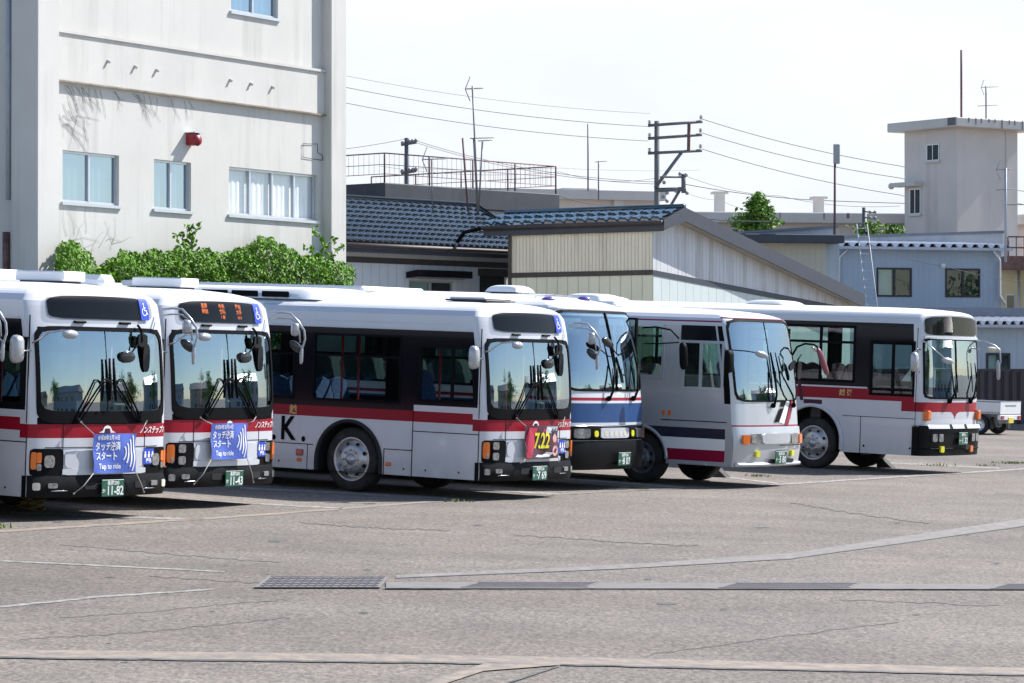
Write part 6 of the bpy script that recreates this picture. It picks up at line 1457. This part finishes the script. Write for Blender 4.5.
    for y0, y1, yt in ((-.02, .05, .04), (.78, .22, .20)):
        w = MB(); w.tube([B.fp(y0, 1.38, .05), B.fp(y0 + (y1 - y0) * .3, 1.55, .09), B.fp(y1, 1.95, .08)], [.022, .018, .012], 'trim_black', 6); w.tube([B.fp(y1 + .02, 1.64, .055), B.fp(y1, 1.95, .06), B.fp(yt - .03, 2.27, .055)], [.012, .018, .010], 'trim_black', 5); w.ball(B.fp(y0, 1.38, .03), .045, 'trim_black'); w.build('wiper', B.root)
    m = MB(); m.tube([(-.10, -1.14, 2.12), (-.02, -1.22, 2.14), (.02, -1.28, 2.15)], .02, 'trim_black', 6); mirror_box(m, (.0, -1.30, 2.11), (X_, Y_, Z_), .115, .20, .07, 'trim_black'); m.build('side_mirror', B.root)
    m = MB(); m.tube([(-.05, -1.12, 2.30), (.20, -1.05, 2.29), (.34, -.98, 2.27)], .010, 'trim_black', 5); m.ellipsoid((.40, -.90, 2.24), (Y_ * .14 + X_ * .05 - Z_ * .03, X_ * .05, Z_ * .055), 'mirror_white'); m.build('under_mirror', B.root)
    m = MB(); m.tube([(-.08, 1.08, 2.24), (-.02, 1.12, 2.38), (.10, 1.18, 2.44), (.24, 1.26, 2.43), (.30, 1.28, 2.38)], .018, 'trim_black', 6); arm = m.build('mirror_arm', B.root)
    m = MB(); mirror_box(m, (.38, 1.32, 2.14), ((X_ - Y_ * .5 + Z_ * .15).normalized(), (Y_ + X_ * .35).normalized(), (Z_ - Y_ * .42 - X_ * .2).normalized()), .07, .26, .03, 'mirror_red', 'mirror_dark'); m.build('mirror', arm)
    m = MB(); mirror_box(m, (.26, 1.24, 2.34), ((Z_ + X_ * .3).normalized(), (Y_ - Z_ * .4).normalized(), X_), .11, .03, .02, 'mirror_white', 'mirror_white'); m.build('mirror', arm)
    m = MB(); x = B.fx(.8, 2.1) + .14
    m.tube([(x, .98, 2.25), (x, .88, 2.18), (x, .80, 2.05)], .014, 'trim_black', 5); mirror_box(m, (x - .02, .72, 2.06), (-X_, (Y_ + Z_ * .5).normalized(), (Z_ - Y_ * .5).normalized()), .13, .06, .04, 'trim_black', 'mirror_dark'); mirror_box(m, (x, .92, 1.98), (-X_, Y_, Z_), .08, .16, .04, 'trim_black', 'mirror_dark'); m.build('front_mirror', B.root)
    B.archlip(xa, .52, .43, 'bus_silver', .05, zbot=.45)
    for x in (xa, -6.4):
        for sd_ in ('right', 'left'): B.wheel(x, sd_, r=.43, rim=.265, style='dark', front=x > -5)
    interior(B, .75, 'seat_grey', xr, 2.6, 1.36, (-2.1, -2.9, -3.7, -4.5, -5.3, -6.1), red_bars=False, driver_y=-.66)
    b = MB(); b.bbox(-7.8, -2.6, -.7, .8, 2.94, 3.06, 'roof_white', .05); b.build('roof_unit', B.root)
    b = MB(); dome(b, -3.9, -3.1, -.35, .45, 3.06, 3.19, 'roof_white'); b.build('roof_vent', B.root)
    return B
b5 = midi()

# ------------------------------------------------------------------ older city bus at the end of the row
def old_bus():
    wt = [(0, 1.18), (1.0, 1.19), (2.7, 1.19), (2.86, 1.185), (2.95, 1.165), (3.02, 1.12), (3.08, 1.02), (3.13, .82), (3.165, .5), (3.18, .2), (3.185, .05)]
    rk = [(0, .02), (.9, .02), (.95, 0), (1.5, 0)] + [(1.5 + .09 * k, -.05 * (k / 12) ** 1.9) for k in range(1, 13)] + [(3.05, -.08), (3.09, -.10), (3.13, -.22), (3.16, -.45), (3.18, -.9), (3.185, -1.3)]
    B = Bus(8.36, 59.4, 54.6, 10.5, 1.19, .18, 2.2, wt, rk, 'older white city bus with a pointed red nose band, farthest right in the row')
    xa = -2.30
    zs = [.36, .60, .93, 1.06, 1.20, 1.30, 1.385, 1.405, 1.48, 1.60, 1.63, 1.70, 2.45, 2.50, 2.54, 2.59, 2.80, 2.87, 2.92, 2.96, 3.0, 3.04, 3.07, 3.10, 3.125, 3.145, 3.165, 3.18, 3.185]
    xr = [-.08, -.12, -.25, -.35, -.58, -1.06, -1.1, -1.38, -1.40, -1.66, -2.05, -2.25, -2.94, -3.05, -3.3, -4.9, -5.2, -6.8, -7.05, -7.3, -8.4, -8.6, -9.8, -10.5]
    wins = [(-1.38, -3.05), (-3.3, -4.9), (-5.2, -6.8), (-7.05, -8.4)]
    B.panels = [(1.30, 'bus_white')]
    def cls(side, a, z):
        if z > 2.87: return 'bus_white' if z < 3.07 else 'roof_white'
        if side == 'front':
            if 1.48 < z < 2.59 and abs(a) < 1.08: return None
            if 1.20 < z < 1.385: return 'bus_red'
            return 'bus_white'
        if side == 'rear': return 'bus_white'
        if a > -.08: return 'bus_red' if 1.20 < z < 1.385 else 'bus_white'
        if side == 'right' and a > -.35:
            if 1.20 < z < 1.48 and a < -.08: return 'bus_red'
        if 1.385 < z < 1.60: return 'bus_red' if not (side == 'right' and a > -1.1 and z > 1.48 and a > -1.06) else None
        if z < 1.385: return 'bus_white'
        if z < 1.63: return 'bus_white' if a < -1.1 else None if side == 'right' and -1.06 < a < -.08 else 'band_black'
        if side == 'right' and -1.06 < a < -.08 and z < 2.54: return None
        if side == 'left' and -1.06 < a < -.12 and z < 2.80: return None
        for x0, x1 in wins:
            if x1 < a < x0 and 1.70 < z < 2.80: return None
        return 'band_black'
    sh = B.shell(zs, xr, cls, arches=(xa, -7.5 + .1), zarch=1.30, archr=.66, archz=.56)
    sh.box(-1.62, -.05, -B.W - .002, -B.W + .01, 1.055, 1.067, 'trim_black'); sh.box(-1.226, -1.214, -B.W - .002, -B.W + .01, .36, 1.055, 'trim_black'); sh.box(-.052, -.04, -B.W - .001, -B.W + .03, .36, 2.8, 'trim_black')
    sh.box(-10, -.5, -B.W - .008, -B.W + .01, 2.875, 2.90, 'bus_grey_white')
    for x in (-1.14, -.14): sh.ball((x, -B.W, .50), .022, 'trim_black', n=8, k=4)
    B.stext(sh, '越 後', .13, -1.56, 1.50, 'gold', bold=.003)
    sh.build('body', B.root)
    for i, (x0, x1) in enumerate(wins):
        B.sidewin(x1, x0, 1.70, 2.80, glass='clear_side_glass', rails=(2.475,), cols=[((x0 + x1) / 2 + .06, 1.7, 2.80)], fw=.05); B.sidewin(x1, x0, 1.70, 2.80, glass='clear_side_glass', rails=(2.475,), sg=1)
    B.sidewin(-1.06, -.08, 1.48, 2.54, glass='clear_side_glass', cols=(-.56,), fw=.05, rails=(1.60,)); B.sidewin(-1.06, -.12, 1.60, 2.80, glass='clear_side_glass', sg=1, name='door')
    zc, hh, hw = (1.47 + 2.59) / 2, (2.59 - 1.47) / 2, 1.10
    g = MB(); B.patch(g, 0, zc, hw, hh, 'windshield_glass', .006, 14, 26, 14); ws = g.build('windshield', B.root)
    g = MB(); B.ring(g, 0, zc, hw - .015, hh - .015, .035, 'trim_black', .014, 14); g.build('gasket', ws)
    g = MB(); g.tube([B.fp(.0, 1.48 + 1.1 * k / 6, .012) for k in range(7)], .016, 'trim_black', 5); g.build('centre_post', ws)
    g = MB(); B.patch(g, 0, 2.86, 1.08, .195, 'display_glass', .028, 9, 40, 12, arch=.05); dp = g.build('destination_display', B.root)
    g = MB(); B.patch(g, 0, 2.855, 1.05, .18, 'display_dark', .012, 9, 40, 12, arch=.05, depth=.03); B.patch(g, .06, 2.845, .72, .14, 'siding_green_grey', .002, 9, 12, 6, arch=.03) if False else None; g.build('display_panel', dp)
    g = MB()
    for q in range(1): B.patch(g, 0, 2.625, 1.09, .03, 'bus_grey_white', .03, 8, 24, 4, depth=.03)
    g.build('brow', B.root)
    # pointed drop of the red band
    g = MB(); n = 8
    Lp = [B.fp(-.20 + .20 * (1 - (1 - k / n) ** 2), 1.203 - .16 * (k / n) ** 1.6, .005) for k in range(n + 1)]; Rp = [B.fp(.20 - .20 * (1 - (1 - k / n) ** 2), 1.203 - .16 * (k / n) ** 1.6, .005) for k in range(n + 1)]
    g.add(Lp + Rp, [(k, n + 1 + k, n + 2 + k, k + 1)[::-1] for k in range(n)], 'bus_red'); g.build('band_point', B.root)
    for sg in (-1, 1):
        g = MB(); g.bbox(B.fx(sg * 1.06, 1.15) - .05, B.fx(sg * 1.06, 1.15) + .10, sg * 1.04 - .07, sg * 1.04 + .07, 1.04, 1.23, 'lamp_amber', .02); g.bbox(B.fx(sg * 1.06, 1.15), B.fx(sg * 1.06, 1.15) + .104, sg * 1.04 + .01, sg * 1.04 + .06, 1.05, 1.10, 'lamp_clear', .01); g.build('turn_signal', B.root)
    def bp(u, v): a = (u - .5) * 2; y = math.copysign(1 - (1 - abs(a)) ** 1.8, a) * B.W * .998; z = .365 + .555 * v; return B.fp(y, z, .03 + .025 * v)
    g = MB(); g.grid(bp, 44, 6, 'bumper_black'); g.grid(lambda u, v: bp(u, 1) + Vector((-.16, 0, .006)) * v, 44, 1, 'bumper_black'); g.grid(lambda u, v: bp(u, 0) + Vector((-.12, 0, 0)) * v, 44, 1, 'bumper_black')
    g.box(-.09, .05, -B.W - .03, -B.W + .03, .365, .92, 'bumper_black'); g.box(-.09, .05, B.W - .03, B.W + .03, .365, .92, 'bumper_black')
    g.tube([B.fp((k / 24 - .5) * 2.3, .50, .045) for k in range(25)], .012, 'trim_black', 6)
    for y in (-.30, .30): B.patch(g, y, .905, .05, .035, 'pit_black', .082, 6, 4, 4)
    B.patch(g, .45, .52, .10, .05, 'pit_black', .062, 6, 4, 4); bpo = g.build('bumper', B.root)
    for y0, y1 in ((-1.05, -.36), (-.24, .24), (.36, 1.05)):
        g = MB(); g.grid(lambda u, v: B.fp(y0 + (y1 - y0) * u, .885 + .045 * v, .088 - .02 * v), 10, 2, 'bus_grey_white'); g.build('bumper_pad', bpo)
    for sg in (-1, 1):
        for y in (.66, .86): lamp(B, sg * y, .71, .07, .075, 'lamp_clear', 'headlight', .085, bpo, 6)
        lamp(B, sg * .60, .49, .06, .06, 'fog_yellow' if sg < 0 else 'lamp_amber', 'fog_light', .085, bpo, 6)
    plate(B, .17, .69, '長岡22', '·1 32', 'か', .38, .24, off=.095)
    for y in (-.28, .62):
        w = MB(); w.tube([B.fp(y, 1.41, .05), B.fp(y + .06, 1.55, .09), B.fp(y + .22, 1.9, .07)], [.022, .018, .012], 'trim_black', 6); w.tube([B.fp(y + .28, 1.58, .05), B.fp(y + .22, 1.9, .055), B.fp(y + .16, 2.15, .05)], [.012, .016, .010], 'trim_black', 5); w.ball(B.fp(y, 1.41, .03), .05, 'trim_black'); w.build('wiper', B.root)
    m = MB(); m.tube([(.02, -1.19, 2.38), (.01, -1.30, 2.40), (.0, -1.38, 2.34)], .014, 'chrome', 6); m.tube([(.02, -1.19, 1.96), (.01, -1.30, 1.96), (.0, -1.36, 2.0)], .012, 'chrome', 6); mirror_box(m, (.0, -1.40, 2.15), (X_, Y_, Z_), .10, .19, .08); m.build('side_mirror', B.root)
    m = MB(); m.tube([(.03, -1.16, 2.57), (.22, -1.08, 2.42), (.42, -.98, 2.24)], .014, 'mirror_white', 6); m.ellipsoid((.48, -.95, 2.19), (Y_ * .15 + X_ * .04 - Z_ * .02, X_ * .06, Z_ * .06), 'mirror_white'); m.build('under_mirror', B.root)
    m = MB()
    m.tube([(.02, 1.16, 2.60), (.18, 1.22, 2.57), (.36, 1.29, 2.50), (.44, 1.32, 2.40), (.46, 1.33, 2.2), (.42, 1.31, 2.02)], .016, 'mirror_white', 6); m.tube([(.03, 1.17, 2.42), (.16, 1.20, 2.46), (.30, 1.26, 2.47)], .011, 'mirror_white', 6); arm = m.build('mirror_arm', B.root)
    m = MB(); m.ellipsoid((.33, 1.27, 2.43), (Y_ * .14 + X_ * .08, X_ * .05 - Y_ * .03, Z_ * .055), 'cream_plastic'); m.build('mirror', arm)
    m = MB(); mirror_box(m, (.42, 1.31, 2.03), ((X_ - Y_ * .5).normalized(), (Y_ + X_ * .5).normalized(), (Z_ - Y_ * .12).normalized()), .035, .20, .035); m.build('mirror', arm)
    B.archlip(xa, .64, .56, 'bus_white', .07, .03, zbot=.40)
    for x in (xa, -7.4):
        for sd_ in ('right', 'left'): B.wheel(x, sd_, r=.50, rim=.33, front=x > -5)
    interior(B, .80, 'seat_maroon', xr, 2.8, 1.40, (-2.3, -3.2, -4.1, -5.0, -5.9, -6.8), red_bars=False)
    b = MB(); dome(b, -4.4, -3.5, -.4, .5, 3.18, 3.27, 'roof_white'); b.build('roof_vent', B.root)
    b = MB(); dome(b, -8.7, -7.7, -.4, .5, 3.18, 3.27, 'roof_white'); b.build('roof_vent', B.root)
    return B
b6 = old_bus()

# ------------------------------------------------------------------ small white truck by the fence
def truck():
    x0, Yt_ = (1009 - 512) / FPX * 85.5, 85.5; h = R(57)
    n = Vector((-PA, -PB, 1)).normalized(); f0 = Vector((math.sin(h), -math.cos(h), 0)); f = (f0 - n * f0.dot(n)).normalized(); l = n.cross(f); o = Vector((x0, Yt_, gz(x0, Yt_)))
    M = Matrix(((f.x, l.x, n.x, o.x), (f.y, l.y, n.y, o.y), (f.z, l.z, n.z, o.z), (0, 0, 0, 1)))
    t = thing('pickup_truck', 'small white flatbed pickup truck parked tail out by the brown fence', 'truck', M)   # local +x is the tail
    W = .70
    b = MB(); b.box(-1.95, 0, -W, W, .60, .64, 'truck_grey'); b.bbox(-1.95, -.02, -W, -W + .04, .58, .93, 'truck_white', .01); b.bbox(-1.95, -.02, W - .04, W, .58, .93, 'truck_white', .01)
    b.box(-1.95, -.02, -W - .008, -W, .90, .935, 'truck_grey'); b.build('bed', t)
    b = MB(); b.bbox(-.02, .02, -W, W, .58, .93, 'truck_white', .01); b.box(-.025, .025, -W, W, .92, .945, 'truck_grey'); b.box(.02, .028, -.35, .35, .80, .84, 'truck_grey'); b.build('tailgate', t)
    b = MB(); b.bbox(-.06, .03, -W, W, .42, .56, 'truck_white', .01); b.build('tail_panel', t)
    for s in (-1, 1): MB().bbox(.03, .055, s * .56 - .09, s * .56 + .09, .44, .54, 'lamp_red', .01).build('tail_light', t)
    MB().bbox(.03, .05, -.17, .17, .33, .49, 'plate_yellow', .005).build('number_plate', t)
    b = MB(); b.box(-3.1, -.1, -.45, .45, .32, .58, 'truck_grey'); b.build('chassis', t)
    b = MB()
    for s in (-1, 1): b.prism([(-3.25, s * W, .35), (-2.0, s * W, .35), (-2.0, s * W, 1.75), (-2.75, s * W, 1.75), (-3.2, s * W, 1.15)], (0, -s * .05, 0), 'truck_white')
    b.box(-2.03, -2.0, -W + .05, W - .05, .35, 1.15, 'truck_white'); b.quad((-2.0, -W, 1.78), (-2.75, -W, 1.78), (-2.75, W, 1.78), (-2.0, W, 1.78), 'truck_white'); b.quad((-3.2, -W, 1.15), (-3.25, -W, .35), (-3.25, W, .35), (-3.2, W, 1.15), 'truck_white'); b.build('cab', t)
    MB().quad((-1.995, -W + .08, 1.15), (-1.995, W - .08, 1.15), (-1.995, W - .08, 1.72), (-1.995, -W + .08, 1.72), 'display_dark').build('rear_window', t)
    for x in (-.62, -2.55):
        for s in (-1, 1):
            c = (x, s * (W - .10), .275); tw = .075
            r = MB(); r.lathe([(0, .05), (.04, .05), (.06, .04), (.10, .045), (.17, .06), (.18, .07)], c, (0, s, 0), 'rim_steel', 16); r0 = r.build('wheel', t)
            r = MB(); r.lathe([(.175, -tw), (.26, -tw), (.275, -tw * .6), (.275, tw * .6), (.26, tw), (.19, tw * 1.05), (.175, tw * .9)], c, (0, s, 0), 'tyre_rubber', 24); r.build('tyre', r0)
    b = MB()
    for s in (-1, 1): b.box(-.28, -.26, s * (W - .12) - .1, s * (W - .12) + .1, .16, .5, 'rubber')
    b.build('mud_flap', t)
truck()

# ------------------------------------------------------------------ chocks, weeds, a coil of chain
def chock(B, x, y, label):
    t = thing('wheel_chock', label, 'wheel chock', B.M @ Matrix.Translation((x, y, 0)) @ Matrix.Rotation(R(180), 4, 'Z'), 'wheel chocks')
    b = MB(); b.prism([(-.20, -.09, .002), (.14, -.09, .002), (.14, -.09, .15), (.09, -.09, .19), (.02, -.09, .17)], (0, .18, 0), 'chock_rubber'); b.build('wedge', t)
    MB().tube([(.15, 0, .13), (.20, 0, .16), (.20, 0, .08), (.15, 0, .06)], .012, 'grate_steel', 5).build('handle', t)
def place_on(B, px, py):
    I = B.M.inverted(); c = I @ CAM; d = I.to_3x3() @ ray(px, py); s = -c.z / d.z; q = c + d * s; return q.x, q.y
for B, px, py, lb in ((b5, 719, 477, 'black rubber wedge chock on the ground under the silver coach'), (b6, 885, 467.5, 'black rubber wedge chock on the ground under the older city bus')):
    x, y = place_on(B, px, py); chock(B, x, y, lb)
p = G(31, 512)
t = thing('chain_coil', 'small tangle of yellow chain lying under the corner of the leftmost bus', 'chain', p, None)
b = MB(); pts = []
for k in range(70): a = k * .62; r = .12 + .05 * math.sin(k * 1.7); pts.append((r * math.cos(a) * 1.2, r * math.sin(a), .03 + .0042 * k + .02 * math.sin(k * 2.3)))
b.tube(pts, .016, 'chain_yellow', 5); b.build('links', t)
def weed(px, py, r, n, label, h=.08):
    p = G(px, py); t = thing('weed_tuft', label, 'weed', p, 'weeds growing from the tarmac joints'); b = MB()
    for k in range(n):
        a = rnd.uniform(0, 6.28); d = rnd.random() ** 1.1 * r; q = Vector((math.cos(a) * d * 2.2, math.sin(a) * d * 1.6, 0)); le = Vector((rnd.gauss(0, .5), rnd.gauss(0, .5), 1)).normalized() * rnd.uniform(.4, 1.0) * h; s = Vector((rnd.gauss(0, 1), rnd.gauss(0, 1), 0)).normalized() * .012
        b.add([q - s, q + s, q + le * .6 + s * .8, q + le], [(0, 1, 2), (0, 2, 3)], 'weed_green')
    b.build('blades', t)
for a in [(1012, 463.5, .30, 120, 'largest weed tuft, near the right edge of the yard'), (936, 465.8, .22, 40, 'low weeds in front of the older bus, between its bumper and the white line'), (757, 476.5, .12, 40, 'small weed tuft under the nose of the silver coach'), (642, 488.5, .10, 26, 'small weed tuft on the faded line before the blue coach'), (455, 502, .14, 22, 'sparse weeds on the bay line near the middle bus'), (985, 466, .15, 24, 'thin weeds between the two larger tufts at the right'), (2, 528, .14, 24, 'few weeds at the left edge of the photo')]: weed(*a)
